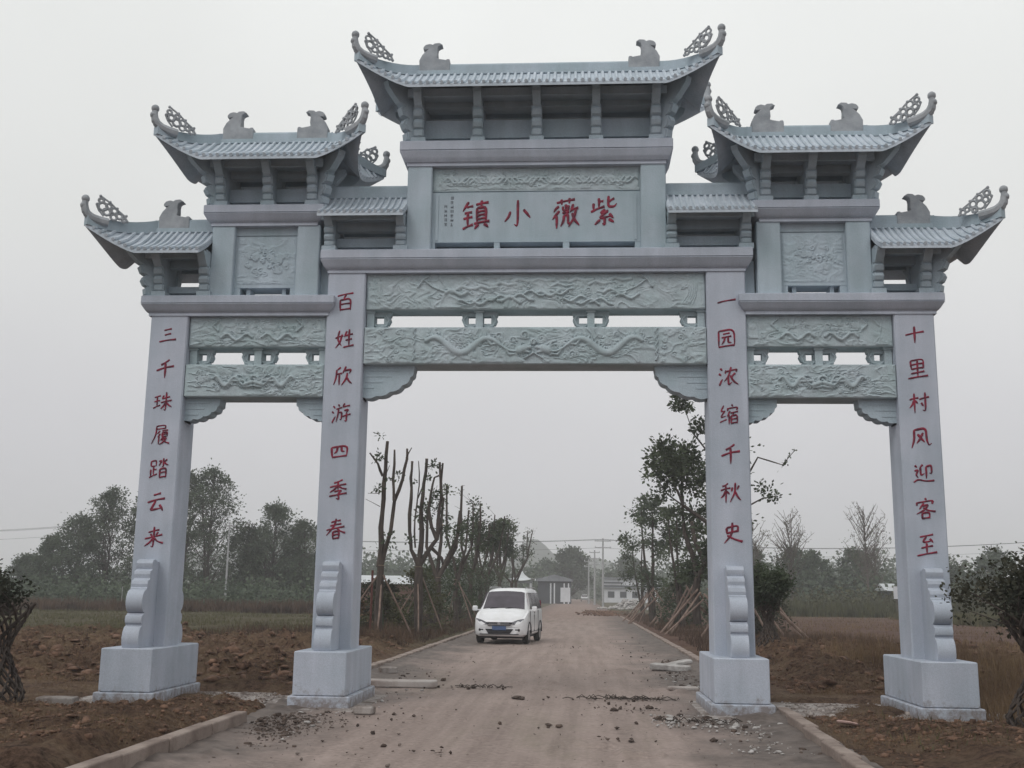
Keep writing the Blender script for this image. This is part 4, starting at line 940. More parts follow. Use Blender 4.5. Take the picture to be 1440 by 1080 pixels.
def limb_tree(loc, limbs, clumps, m, label, group, name, seed, leaf=0.12, bark=None, twigs=0, cut=True):
    """limbs: (points[(x,y,z)], r0, r1); clumps: (x,y,z,radius,n)"""
    rg_ = random.Random(seed); nr = np.random.RandomState(seed); root = empty(name, loc, 0, label, 'tree', group); b = MB(); c_ = MB(); Cs = []
    for pts, r0, r1 in limbs:
        P_ = [Vector(pts[0])]
        for a, q in zip(pts[:-1], pts[1:]):
            a, q = Vector(a), Vector(q); P_.append(a.lerp(q, .5)+Vector((rg_.uniform(-1, 1), rg_.uniform(-1, 1), 0))*0.02*(q-a).length*1.5); P_.append(q)
        n = len(P_); rad = [(r0+(r1-r0)*i/(n-1))*rg_.uniform(.88, 1.15) for i in range(n)]; b.tube(P_, rad, 7)
        if cut and r1 > 0.02: d = (P_[-1]-P_[-2]).normalized(); c_.tube([P_[-1]-d*.005, P_[-1]+d*.006], r1*1.02, 7)
        for _ in range(twigs):
            i = rg_.randrange(1, n); p = P_[i]; e_ = p+Vector((rg_.uniform(-1, 1), rg_.uniform(-1, 1), rg_.uniform(.1, 1)))*rg_.uniform(.25, .7)
            b.tube(wob(p, e_, 3, .04, rg_), [.012, .01, .007, .004], 4)
            if rg_.random() < .6: Cs.append(nr.normal(size=(rg_.randrange(4, 16), 3))*0.09+np.array(e_))
    b.build('trunk', bark or BARK, root)
    if c_.v: c_.build('cut_end', CUT, root)
    for x, y, z, r, n in clumps: Cs.append(nr.normal(size=(n, 3))*r*np.array([.5, .5, .42])+np.array((x, y, z)))
    if Cs: leaves('crown', np.concatenate(Cs), leaf, m, root, seed)
    return root
# --- pollarded trees along the left kerb
G1 = 'cut back roadside trees left of the road'
def px(u, v, k, u0, v0, z0, y=0.0): return ((u-u0)*k, y, z0+(v0-v)*k)
def lines(L_, k, u0, v0, z0, rs):
    rg_ = random.Random(u0); out_ = []
    for (pts, r0, r1) in L_:
        ys = rg_.uniform(-.35, .35); n = len(pts); out_.append(([px(u, v, k, u0, v0, z0, ys*i/max(1, n-1)) for i, (u, v) in enumerate(pts)], r0*rs, r1*rs))
    return out_
k = .00603
T1 = lines([([(120,735),(125,640),(115,540),(122,400),(125,250),(128,110)], .10, .045), ([(118,290),(95,230),(55,178)], .045, .02), ([(128,720),(140,660),(165,560),(178,410),(215,300),(232,200),(230,148)], .075, .03),
            ([(232,200),(262,150)], .02, .012), ([(178,410),(168,300),(168,155)], .05, .03), ([(110,440),(40,405)], .012, .006), ([(105,375),(45,374)], .012, .006), ([(128,300),(148,235)], .015, .008)], k, 125, 740, 2.27, 1.0)
T1.append(([(0.03, 0, -0.1), (-0.03, 0, 1.1), (0.0, 0, 2.35)], .14, .115))
limb_tree((-5.15, 16, 0), T1, [px(100,85,k,125,740,2.27)+(.16,18), px(95,195,k,125,740,2.27,.1)+(.22,40), px(140,305,k,125,740,2.27)+(.12,16), px(95,350,k,125,740,2.27)+(.16,34), px(195,285,k,125,740,2.27)+(.18,26), px(150,600,k,125,740,2.27)+(.3,40)], LF2,
          'tall cut back tree with three straight limbs nearest behind the second pillar', G1, 'pollarded_tree', 3, leaf=0.11)
k = .00755
T2 = lines([([(312,735),(300,700),(275,650),(265,560),(268,400),(263,300),(268,218)], .09, .045), ([(318,735),(320,660),(325,560),(318,450),(328,330),(340,205)], .10, .06), ([(295,640),(290,560),(300,430),(310,340),(305,220)], .035, .018), ([(300,400),(330,310)], .03, .02),
            ([(320,725),(370,640),(400,600),(375,540),(358,450),(370,370),(385,300),(410,290)], .095, .03), ([(400,600),(405,520),(418,400),(408,225)], .08, .04), ([(418,400),(422,228)], .05, .035), ([(375,640),(425,690),(430,720)], .07, .04), ([(400,580),(432,530)], .05, .03)], k, 315, 740, 2.44, 1.0)
T2.append(([(0, 0, -0.1), (0.02, 0, 1.3), (0.0, 0, 2.5)], .17, .14))
q = lambda u, v, r, n: px(u, v, k, 315, 740, 2.44, random.Random(u+v).uniform(-.3, .3))+(r, n)
limb_tree((-5.2, 24, 0), T2, [q(375,240,.22,60), q(350,300,.18,30), q(385,380,.25,60), q(330,470,.35,80), q(400,450,.25,50), q(350,440,.3,70), q(270,600,.25,30), q(290,320,.1,8), q(430,560,.3,40)], LF2,
          'cut back tree with a cluster of five thick upright limbs behind the leaning props', G1, 'pollarded_tree', 5, leaf=0.12)
def pollard(x, y, h, fork, n, spread, seed, label, leafy=1.0, r=.13):
    rg_ = random.Random(seed); L_ = [([(0, 0, -0.1), (rg_.uniform(-.1, .1), 0, fork)], r, r*.85)]; cl = []
    for i in range(n):
        a = rg_.uniform(-1, 1)*spread; top = (a*rg_.uniform(.7, 1.1), rg_.uniform(-.6, .6), h*rg_.uniform(.78, 1)); mid = (a*.75, top[1]*.6, fork+(top[2]-fork)*.45)
        L_.append(([(0, 0, fork-.1), mid, top], r*.6, r*.3))
        if rg_.random() < .6: L_.append(([mid, (mid[0]+rg_.uniform(-.7, .7), mid[1], mid[2]+rg_.uniform(.4, 1.1))], r*.25, r*.12))
        for _ in range(int(4*leafy)): t = rg_.uniform(.1, 1); cl.append((mid[0]+(top[0]-mid[0])*t+rg_.uniform(-.3, .3), top[1]*t, mid[2]+(top[2]-mid[2])*t, rg_.uniform(.25, .5), int(45*leafy)))
    return limb_tree((x, y, 0), L_, cl, LF2, label, G1, 'pollarded_tree', seed, leaf=.15, twigs=2)
pollard(-5.1, 36, 6.6, 2.2, 3, 1.3, 21, 'cut back tree with a forked limb leaning left, third from the gate', .8)
pollard(-4.9, 45, 6.6, 2.4, 3, .9, 22, 'slender cut back tree just left of the van roof', 1.0)
pollard(-5.2, 52, 6.9, 2.4, 4, 1.3, 23, 'leafy cut back tree above the van roof', 1.7)
pollard(-4.9, 60, 6.8, 2.6, 3, .8, 24, 'cut back tree with a dense ball of leaves beyond the van', 2.2)
pollard(-4.6, 70, 6.6, 2.4, 3, 1.8, 25, 'spreading cut back tree with a long limb leaning right beyond the van', .8)
pollard(-5.3, 30, 6.4, 2.2, 4, 1.1, 26, 'cut back tree close behind the five limbed one', .7, .15)
pollard(-5.0, 41, 6.6, 2.3, 4, 1.0, 27, 'many limbed cut back tree halfway between the gate and the far end', 1.0, .14)
pollard(-5.1, 65, 7.2, 2.5, 5, 1.4, 28, 'bushy cut back tree behind the dense ball of leaves', 1.6, .14)
pollard(-4.9, 80, 7.0, 2.5, 4, 1.4, 29, 'last but one small cut back tree along the left kerb', 1.2, .14)
# --- leafy trees along the right kerb
G2 = 'leafy roadside trees right of the road'
k = 1/(2.92*34.0); zz = lambda v, v0=850, z0=2.0: z0+(v0-v)*k
def rt(u, v, y=0): return ((u-260)*k, y, zz(v))
LR = [([rt(255,1000), rt(250,880), rt(262,820)], .17, .15), ([rt(262,830), rt(250,740,.3), rt(215,640,.4), rt(210,560,.5), rt(205,450,.4), rt(212,330,.2)], .12, .03), ([rt(262,830), rt(285,760,-.4), rt(250,690,-.6), rt(235,600,-.6)], .11, .07),
      ([rt(280,780), rt(330,660,-.3), rt(300,600,-.4), rt(200,530,-.5), rt(180,470,-.4)], .10, .05), ([rt(330,660), rt(385,635,.2), rt(300,600,.3)], .09, .06), ([rt(330,660), rt(400,580,.3), rt(380,480,.3), rt(355,380,.2), rt(340,220,.1)], .10, .045),
      ([rt(355,380), rt(310,300,.3), rt(250,220,.3), rt(230,150,.2)], .05, .015), ([rt(370,430), rt(380,330), rt(372,300)], .05, .04), ([rt(355,380), rt(362,220)], .05, .03), ([rt(300,600), rt(250,560,.5), rt(150,480,.6), rt(110,420,.5)], .05, .02), ([rt(385,640), rt(430,710), rt(450,720)], .08, .04)]
rgq = random.Random(31); CLR = []
for (u, v, r_, n) in [(205,95,.38,190),(215,60,.25,90),(190,120,.25,60),(240,120,.2,40),(285,210,.3,80),(260,230,.22,40),(130,290,.4,150),(110,330,.45,170),(150,340,.5,200),(200,330,.55,240),(240,300,.4,130),(180,380,.5,200),(100,370,.35,90),(130,400,.4,140),(210,400,.5,190),(260,350,.45,140),(290,400,.35,80),
                      (60,420,.2,30),(160,440,.4,110),(230,450,.4,110),(270,480,.3,60),(300,430,.3,60),(110,490,.3,60),(340,500,.4,120),(370,560,.45,160),(350,620,.4,120),(300,560,.35,80),(240,560,.35,80),(390,690,.5,150),(340,720,.5,170),(300,770,.5,170),(350,800,.55,200),(260,780,.4,120),(230,800,.4,110),(390,800,.5,180),(420,600,.5,150)]:
    a = rt(u, v); CLR.append((a[0], rgq.uniform(-.8, .8), a[2], r_*1.25, int(n*(1.7 if u < 290 else 2.4))))
limb_tree((5.45, 29, 0), LR, CLR, LF2, 'large leafy tree with a crooked limb and one tall tuft, left of the third pillar', G2, 'roadside_tree', 41, leaf=.17, twigs=2)
def ball_tree(x, y, h, r, n, seed, label, m=None, group=G2, name='roadside_tree', leaf=.17, zc=.66, per=70, trunks=3):
    rg_ = random.Random(seed); L_ = []; cl = []
    for i in range(trunks):
        a = rg_.uniform(-1, 1)*r*.6; L_.append(([(rg_.uniform(-.15, .15), rg_.uniform(-.15, .15), -0.1), (a*.3, 0, h*.3), (a*.8, rg_.uniform(-.4, .4), h*.6), (a, rg_.uniform(-.5, .5), h*.88)], .11, .03))
    for i in range(n):
        a, b_ = rg_.uniform(0, 6.28), rg_.uniform(-1, 1); rr = r*math.sqrt(rg_.random())*math.sqrt(max(.05, 1-b_*b_)); cl.append((rr*math.cos(a), rr*math.sin(a), h*zc+b_*h*(1-zc)*.92, rg_.uniform(.3, .55)*r/1.6, int(per*rg_.uniform(.5, 1.3))))
    return limb_tree((x, y, 0), L_, cl, m or LF2, label, group, name, seed, leaf=leaf, twigs=1, cut=False)
ball_tree(4.75, 47, 7.2, 1.75, 40, 51, 'round headed tree with three steep trunks beside the white building', LF1, zc=.64, per=115)
ball_tree(5.6, 38, 6.0, 1.5, 26, 52, 'smaller leafy tree between the round headed and the crooked one', per=110)
ball_tree(5.0, 62, 5.6, 1.6, 24, 53, 'leafy tree in front of the white building, partly hidden by the round headed one')
ball_tree(5.35, 22, 5.6, .8, 14, 54, 'thin leafy tree almost wholly hidden by the third pillar', trunks=2)
b_ = [([(0, 0, -.1), (.05, 0, 3), (.1, 0, 5.6)], .10, .03), ([(.05, 0, 4.6), (.5, 0, 5.3), (1.15, 0, 5.1), (1.5, 0, 5.5)], .03, .008), ([(.05, 0, 3.9), (.6, 0, 4.2), (1.0, 0, 4.25)], .025, .008)]
limb_tree((5.0, 13.5, 0), b_, [(.75, 0, 4.35, .28, 60), (.95, 0, 4.25, .22, 50), (.55, 0, 4.5, .2, 40), (1.25, 0, 5.15, .12, 12), (1.5, 0, 5.5, .08, 8), (1.35, 0, 5.35, .08, 8), (0, 0, 5.5, .5, 80), (-.2, .1, 4.9, .5, 80)], LF2, 'slim tree behind the third pillar with two leafy twigs reaching right', G2, 'roadside_tree', 55, leaf=.10)

# --- wooden props leaning on the trees
GP = 'rough wooden props leaning against the roadside trees'
def prop(a, b__, label, r=.028, m=None, group=GP):
    a, b__ = Vector(a), Vector(b__); root = MB(); root.tube([b__*0, (b__-a)*.5+Vector((.01, .01, 0)), b__-a], [r*1.1, r, r*.9], 6)
    return tag(root.build('support_pole', m or POLE, None, loc=tuple(a)), label, 'pole', group)
rgp = random.Random(77); spots = [(5.45, 29), (5.6, 38), (4.75, 47), (6.3, 21), (5.0, 13.5), (5.0, 62)]
for i in range(34):
    tx, ty = spots[i % 4]; ty += rgp.uniform(-4, 4); a = rgp.choice((0, 3.14))+rgp.uniform(-.7, .7); d = rgp.uniform(1.0, 1.7)
    prop((tx+d*math.cos(a), ty+d*math.sin(a), .08), (tx+rgp.uniform(-.1, .1), ty+rgp.uniform(-.1, .1), rgp.uniform(1.4, 2.1)), ('rough wooden prop leaning on the crooked leafy tree right of the road', 'rough wooden prop leaning on the small tree beside the round headed one', 'rough wooden prop at the round headed tree by the white building', 'rough wooden prop leaning just left of the third pillar foot')[i % 4], rgp.uniform(.028, .05), group='props leaning on the %s right roadside tree' % ('crooked', 'small', 'round headed', 'hidden')[0+i % 4])
for i, (x, y) in enumerate(((-5.15, 16), (-5.2, 24), (-5.1, 36))):
    for j in range(4):
        a = j*1.57+rgp.uniform(0, 1); d = rgp.uniform(1.0, 1.5)
        prop((x+d*math.cos(a), y+d*math.sin(a), .06), (x+rgp.uniform(-.08, .08), y+rgp.uniform(-.08, .08), rgp.uniform(1.9, 2.4)), ('rough wooden prop tied to the cut back tree nearest the second pillar', 'rough wooden prop under the five limbed cut back tree', 'rough wooden prop at the third cut back tree left of the van')[i], .028, group=('props of the first cut back tree', 'props of the second cut back tree', 'props of the third cut back tree')[i])
RUST = mat('rusty_pole', (0.10, 0.035, 0.03), 0.8, scale=9)
b = MB(); b.tube([(0, 0, -.1), (.01, 0, 2.25)], .035, 8); tag(b.build('metal_post', RUST, None, loc=(-5.78, 18, 0)), 'thin dark red upright post just right of the second pillar', 'post')
GREENW = mat('green_wrap', (0.018, 0.05, 0.026), 0.8, scale=14)
wr = empty('wrapped_stake', (-5.33, 17, 0), 0, 'low stake wrapped in dark green netting beside the red post', 'stake')
b = MB(); b.lathe([(.15, 0), (.16, .3), (.13, .7), (.11, 1.15), (.09, 1.2)], n=12); b.build('netting', GREENW, wr); b = MB(); b.tube([(0, 0, 0), (0.02, 0, 1.5)], .03, 6); b.build('stake', POLE, wr)

# --- shrubs under the left row
GS = 'scrubby bushes under the cut back trees'
lbl = ['dark scrubby bush below the five limbed tree', 'low olive bush beside the third cut back tree', 'thick bush left of the van', 'tall dark bush behind the van mirror', 'bush hiding the foot of the trees beyond the van', 'small bush at the foot of the first cut back tree', 'dry brown bush behind the red post', 'tangled bush between the first two cut back trees']
for i, (x, y, h, r, m) in enumerate(((-5.4, 26, 2.3, 1.2, LF3), (-5.7, 32, 2.6, 1.3, LF2), (-5.2, 38, 3.2, 1.5, LF2), (-5.3, 44, 3.6, 1.4, LF1), (-5.2, 55, 3.4, 1.6, LF2), (-5.6, 19.5, 1.5, .7, LF3), (-7.2, 22, 1.6, 1.2, DRY), (-6.3, 22, 1.9, 1.0, LF4))):
    o = leafy_tree((x, y, .05), h, r, m, lbl[i], GS, 90+i, nclump=46, per=50, leaf=.12, conic=0, low=.05, trunk=.04, name='shrub'); o['category'] = 'bush'

GR = 'scrubby bushes under the right roadside trees'
for i, (x, y, h, r, m, lb) in enumerate(((6.6, 24, 1.2, .9, LF4, 'brown bush behind the leaning props nearest the third pillar'), (6.9, 31, 1.5, 1.1, LF2, 'dark bush behind the props of the crooked tree'), (5.6, 39, 1.9, 1.2, LF2, 'dark bush under the round headed tree'), (6.2, 50, 2.2, 1.4, LF3, 'bush in front of the white building'), (7.4, 27, 1.9, 1.4, LF4, 'wide brown bush farther from the right kerb'))):
    o = leafy_tree((x, y, .05), h, r, m, lb, GR, 120+i, nclump=46, per=50, leaf=.12, conic=0, low=.05, trunk=.04, name='shrub'); o['category'] = 'bush'
# --- bare young trees at the right field edge
def bare_tree(x, y, h, seed, label, dens=1.0, w=.22):
    rg_ = random.Random(seed); root = empty('bare_tree', (x, y, 0), 0, label, 'tree', 'thin bare trees at the far edge of the right field'); b = MB()
    b.tube(wob((0, 0, -.1), (rg_.uniform(-.2, .2), 0, h), 8, .06, rg_), [.15*(1-.88*i/8) for i in range(9)], 6); Cs = []
    for i in range(int(46*dens)):
        z = h*rg_.uniform(.25, .92); a = rg_.uniform(0, 6.28); l = h*w*(.35+.65*math.sin(math.pi*min(1, z/h*1.05)))*rg_.uniform(.35, .95); e_ = Vector((l*math.cos(a), l*math.sin(a), min(h*1.02, z+l*rg_.uniform(.9, 2.0))))
        pts = wob((0, 0, z), e_, 4, .05*l, rg_); b.tube(pts, [.045, .036, .03, .024, .016], 4, cap=False)
        for _ in range(6):
            p = pts[rg_.randrange(1, 5)]; t = p+Vector((rg_.uniform(-.5, .5), rg_.uniform(-.5, .5), rg_.uniform(.1, .7)))*l*.45; b.tube([p, t], [.024, .012], 3, cap=False)
            if z < h*.5 or rg_.random() < .08: Cs.append(np.random.RandomState(seed+i).normal(size=(5, 3))*.18+np.array(t))
    b.build('trunk', BARK2, root)
    if Cs: leaves('crown', np.concatenate(Cs), .16, LF3, root, seed)
bare_tree(17.6, 93, 9.4, 1, 'bare thin tree showing right beside the third pillar', .8)
bare_tree(22.5, 100, 10.2, 2, 'bare tree with a fan of fine twigs over the braided shrub', 1.3, .27)
bare_tree(30.3, 100, 11.0, 3, 'tallest bare tree, in the middle of the right arch', 1.3, .26)
bare_tree(19.6, 104, 7.6, 4, 'short bare tree between the two left ones in the right arch', .6)
bare_tree(34.2, 112, 7.6, 6, 'thin bare tree next to the fourth pillar', 1.0, .3)

# --- poplar clumps beyond the left field
GT = 'leafy trees beyond the left field'
for x, y, h, r, m, lb in ((-49.5, 86, 6.2, 1.8, LF1, 'small pointed tree leftmost in the row beyond the field'), (-46.6, 85, 8.2, 2.5, LF1, 'rounded tree left of the tallest one beside the first pillar'), (-43.7, 85, 10.7, 2.6, LF1, 'tall pointed tree just left of the first pillar'),
                          (-40.6, 86, 10.2, 2.6, LF1, 'leafy tree hidden mostly behind the first pillar'), (-36.4, 85, 12.4, 2.5, LF1, 'tall tree with a split crown just right of the first pillar'), (-33.6, 84, 12.6, 2.9, LF1, 'tallest leafy tree in the left arch'),
                          (-31.0, 87, 7.6, 2.2, LF2, 'low dark tree between the two big ones in the left arch'), (-28.4, 87, 9.4, 2.6, LF1, 'rounded leafy tree by the utility pole in the left arch'), (-25.8, 88, 8.0, 2.2, LF1, 'leafy tree just left of the second pillar'), (-23.2, 90, 6.5, 2.0, LF2, 'leafy tree hidden behind the second pillar'),
                          (-57.0, 96, 4.8, 2.0, LF1, 'small round tree at the far left edge')):
    leafy_tree((x, y, 0), h, r, m, lb, GT, int(-x*10), nclump=150, per=62, leaf=.22, shape=lambda t: (1.35*(1-t)**.42*min(1, (t-.03)*4+.4)) , low=.05, trunk=.14, name='poplar_tree')

# --- braided shrubs
def vase(x, y, label, seed, prof, crown, n, leaf=.055, m=LF4, spread=(.6, .6, .35)):
    root = empty('braided_shrub', (x, y, 0), 0, label, 'shrub', 'crape myrtles braided into vase shapes'); rg_ = random.Random(seed); zs = [p[0] for p in prof]; rs = [p[1] for p in prof]
    N_ = 26; b = MB(); H_ = prof[-1][0]
    for s in (-1, 1):
        for k_ in range(15):
            a0 = 2*math.pi*k_/15; pts = []; j = rg_.uniform(-.08, .08)
            for i in range(N_+1):
                z = H_*i/N_; r_ = float(np.interp(z, zs, rs)); a = a0+j+s*z*1.9; rr = r_+(.008 if (i+k_) % 2 else -.008); pts.append((rr*math.cos(a), rr*math.sin(a), z))
            b.tube(pts, [rg_.uniform(.012, .018)]*len(pts), 5)
    b.build('braided_trunk', BARK, root)
    nr = np.random.RandomState(seed); Cs = []; tw = MB()
    for k_ in range(n):
        c = np.array(crown)+nr.normal(size=3)*np.array(spread); c[2] = max(c[2], H_*.86); e_ = Vector(c); st = Vector((rg_.uniform(-.25, .25), rg_.uniform(-.25, .25), H_*.9)); tw.tube(wob(st, e_, 3, .04, rg_), [.012, .009, .006, .003], 4, cap=False)
        Cs.append(nr.normal(size=(70, 3))*.10+c)
    tw.build('twig', BARK, root); leaves('crown', np.concatenate(Cs), leaf, m, root, seed)
vase(5.80, -3.5, 'dark leafed shrub on a braided vase trunk at the right edge', 5, [(0, .20), (.12, .34), (.32, .42), (.55, .30), (.80, .17), (1.0, .17), (1.25, .30), (1.45, .42)], (0.14, .1, 1.68), 150, spread=(.33, .35, .17))
vase(-6.50, -3.0, 'dark shrub on a braided vase trunk cut by the left edge', 6, [(0, .28), (.15, .42), (.32, .47), (.6, .34), (.85, .24), (1.05, .32), (1.25, .42), (1.40, .50)], (-.42, 0, 1.50), 150, m=LF4, spread=(.24, .32, .08))
vase(5.32, 11.5, 'braided vase shaped shrub behind the third pillar', 7, [(0, .20), (.15, .33), (.35, .36), (.58, .27), (.78, .14), (1.0, .11), (1.25, .16), (1.4, .26)], (0.0, 0, 1.86), 90, leaf=.075, m=LF2, spread=(.22, .25, .17))
# ---------------------------------------------------------------- ground cover
WEED = leafmat('dry_weeds', (0.13, 0.085, 0.058), (0.055, 0.036, 0.028))
def blades(name, n, xr, yr, hr, wr, m, seed, label, dens=None, lean=.35, exclude=None):
    r = np.random.RandomState(seed); x = r.uniform(*xr, n); y = yr[0]+(yr[1]-yr[0])*r.uniform(0, 1, n)**1.5
    keep = fbm(x*.35, y*.35, seed, 3) > (.46 if dens is None else dens)
    if exclude is not None: keep &= ~exclude(x, y)
    x, y = x[keep], y[keep]; n = len(x); z = soil(x, y)-.02; h = r.uniform(*hr, n)*(.6+.8*fbm(x*.8, y*.8, seed+1, 2)); w_ = r.uniform(*wr, n); a = r.uniform(0, 6.28, n); l = h*lean
    dx, dy = np.cos(a)*w_/2, np.sin(a)*w_/2; tx, ty = x+r.uniform(-1, 1, n)*l, y+r.uniform(-1, 1, n)*l
    V = np.stack([np.stack([x-dx, y-dy, z], -1), np.stack([x+dx, y+dy, z], -1), np.stack([tx, ty, z+h], -1)], 1).reshape(-1, 3)
    return tag(fast(name, V, np.arange(3*n).reshape(n, 3), m, kind='stuff', k=3), label, 'grass')
blades('field_grass', 60000, (-48, -6), (16, 75), (.06, .22), (.02, .06), GRN, 3, 'short olive grass on the left field', .38)
blades('dry_grass', 60000, (6, 60), (10, 75), (.05, .20), (.02, .05), DRY, 4, 'dry reddish brown grass on the right field', .40)
blades('dry_grass', 9000, (-13, -3.9), (1.5, 14), (.04, .16), (.006, .014), DRY, 6, 'scattered dry stalks on the dug soil left of the road', .48)
blades('dry_grass', 9000, (4.2, 13), (1.8, 14), (.04, .18), (.006, .014), DRY, 7, 'scattered dry stalks on the dug soil right of the road', .46)
blades('dry_grass', 9000, (6.0, 8.8), (-2.5, 9), (.15, .5), (.008, .02), DRY, 8, 'tall dry grass beside the fourth pillar', .30)
blades('dry_grass', 26000, (-8.5, -3.5), (-6, 1.5), (.02, .09), (.004, .009), DRY, 26, 'straw and dead stalks on the earth behind the left front kerb', .30, .9)
blades('dry_grass', 24000, (3.5, 8.5), (-6, 1.5), (.02, .09), (.004, .009), DRY, 27, 'straw and dead stalks on the earth behind the right front kerb', .30, .9)
blades('dry_grass', 36000, (-13, -3.9), (1.5, 16), (.02, .11), (.005, .012), DRY, 28, 'straw mixed into the dug soil left of the road', .30, .9)
blades('dry_grass', 36000, (4.1, 13), (1.8, 16), (.02, .11), (.005, .012), DRY, 29, 'straw mixed into the dug soil right of the road', .30, .9)
blades('low_weeds', 2600, (-12, -3.9), (-5, 14), (.03, .12), (.01, .03), GRN, 30, 'small green weeds on the dug soil left of the road', .56, .5)
blades('low_weeds', 2600, (4.0, 12), (-5, 14), (.03, .12), (.01, .03), GRN, 31, 'small green weeds on the dug soil right of the road', .56, .5)
blades('tall_weeds', 42000, (-75, -15), (56, 84), (.3, .9), (.05, .14), WEED, 9, 'rank brown weeds at the far edge of the left field', .36, .25)
blades('tall_weeds', 36000, (13, 90), (72, 104), (.4, 1.4), (.08, .2), LF3, 10, 'rank olive weeds at the far edge of the right field', .36, .25)
blades('roadside_weeds', 20000, (-9.5, -3.9), (13, 70), (.08, .42), (.012, .03), WEED, 12, 'dry weeds under the cut back trees left of the road', .36)
blades('roadside_weeds', 20000, (4.0, 9.5), (13, 70), (.08, .35), (.012, .03), WEED, 13, 'dry weeds under the leaning poles right of the road', .36)
blades('green_grass_patch', 9000, (23, 34), (48, 66), (.3, .8), (.04, .1), GRN, 14, 'brighter green grass patch near the fourth pillar', .2)
# clods of earth on the dug soil
def lumps(name, pts, sizes, m, label, cat, seed, flat=.6):
    r = np.random.RandomState(seed); base = np.array([(1,0,0),(-1,0,0),(0,1,0),(0,-1,0),(0,0,1),(0,0,-1)], float); F0 = np.array([(0,2,4),(2,1,4),(1,3,4),(3,0,4),(2,0,5),(1,2,5),(3,1,5),(0,3,5)])
    # subdivide once
    V0 = base.tolist(); F1 = []; cache = {}
    def mid(a, b_):
        k_ = (min(a, b_), max(a, b_))
        if k_ not in cache: v = (np.array(V0[a])+np.array(V0[b_])); V0.append((v/np.linalg.norm(v)).tolist()); cache[k_] = len(V0)-1
        return cache[k_]
    for a, b_, c in F0: x, y, z = mid(a, b_), mid(b_, c), mid(c, a); F1 += [(a, x, z), (x, b_, y), (z, y, c), (x, y, z)]
    V0 = np.array(V0); F1 = np.array(F1); n = len(pts); Vs = []; Fs = []
    for i in range(n):
        s = sizes[i]*r.uniform(.5, 1.5, 3); s[2] *= flat; v = V0*r.uniform(.55, 1.35, (len(V0), 1))*s; a = r.uniform(0, 6.28); c_, s_ = math.cos(a), math.sin(a)
        v = np.stack([v[:, 0]*c_-v[:, 1]*s_, v[:, 0]*s_+v[:, 1]*c_, v[:, 2]], -1)+np.array(pts[i]); Vs.append(v); Fs.append(F1+i*len(V0))
    return tag(fast(name, np.concatenate(Vs), np.concatenate(Fs), m, kind='stuff', k=3), label, cat)
CLOD = mat('earth_clod', (0.20, 0.118, 0.080), 0.95, scale=5, col2=(0.048, 0.027, 0.020), bump=.6, bscale=40)
DARKC = mat('dark_mud', (0.12, 0.088, 0.073), 0.9, scale=9, col2=(0.045, 0.034, 0.030), bump=.5, bscale=40)
GRIT = mat('road_grit', (0.26, 0.21, 0.185), .95, scale=6, col2=(.12,.10,.09))
GRIT2 = mat('pale_grit', (0.36, 0.32, 0.30), .95, scale=9, col2=(.14,.11,.095), lo=.4, hi=.6)
CHIP = mat('stone_chip', (0.50, 0.48, 0.47), 0.85, scale=6, col2=(0.24, 0.22, 0.21))
def scat(n, f): 
    o_ = []
    while len(o_) < n:
        p = f()
        if p is not None: o_.append(p)
    return o_
rr = np.random.RandomState(8)
def soilpts(n, xr, yr, p=1.0):
    x = rr.uniform(*xr, n); y = yr[0]+(yr[1]-yr[0])*rr.uniform(0, 1, n)**p; k_ = (fbm(x*.9, y*.9, 61, 3) + rr.uniform(-.22, .22, n)) > .46; x, y = x[k_], y[k_]; return np.stack([x, y, soil(x, y)+.005], -1)
a = soilpts(8000, (-13, -3.9), (1.6, 15), 1.3); lumps('earth_clods', a, rr.gamma(1.1, .024, len(a))+.009, CLOD, 'brown earth clods on the dug ground left of the road', 'earth', 1)
a = soilpts(7500, (4.1, 13), (2.0, 15), 1.3); lumps('earth_clods', a, rr.gamma(1.1, .024, len(a))+.009, CLOD, 'brown earth clods on the dug ground right of the road', 'earth', 2)
a = soilpts(6500, (-7.6, -3.45), (-6.5, -1.4)); lumps('earth_clods', a, rr.gamma(1.0, .010, len(a))+.005, CLOD, 'crumbly earth heaped behind the left front kerb', 'earth', 3)
a = soilpts(6000, (3.6, 7.5), (-6.5, -1.3)); lumps('earth_clods', a, rr.gamma(1.0, .010, len(a))+.005, CLOD, 'crumbly reddish earth behind the right front kerb', 'earth', 4)
def roadpts(n, xr, yr): x = rr.uniform(*xr, n); y = rr.uniform(*yr, n); return np.stack([x, y, np.full(n, .03)], -1)
a = np.concatenate([roadpts(260, (1.6, 3.35), (-2.4, -.9)), roadpts(120, (2.2, 3.4), (-4.5, -2.0)), roadpts(60, (2.3, 3.4), (3, 9))]); lumps('stone_chips', a, rr.gamma(1.3, .008, len(a))+.005, CHIP, 'pale stone chips spilled at the foot of the third pillar', 'rubble', 5, .5)
a = np.concatenate([roadpts(90, (-3.3, -1.8), (-2.3, 3.5)), roadpts(60, (-3.4, -2.4), (-5, -1.2))]); lumps('stone_chips', a, rr.gamma(1.3, .007, len(a))+.004, CHIP, 'pale stone chips at the foot of the second pillar', 'rubble', 6, .5)
q1 = np.stack([rr.uniform(-5.1, -3.7, 500), rr.uniform(-1.35, 1.0, 500), np.full(500, .035)], -1); q2 = np.stack([rr.uniform(3.7, 5.2, 420), rr.uniform(-1.35, 1.0, 420), np.full(420, .035)], -1)
a = np.concatenate([q1, q2]); lumps('gravel', a, rr.gamma(1.2, .010, len(a))+.005, GRIT2, 'pale gravel and crumbs of concrete on the footing between the pedestals', 'gravel', 15, .6)
pts = []
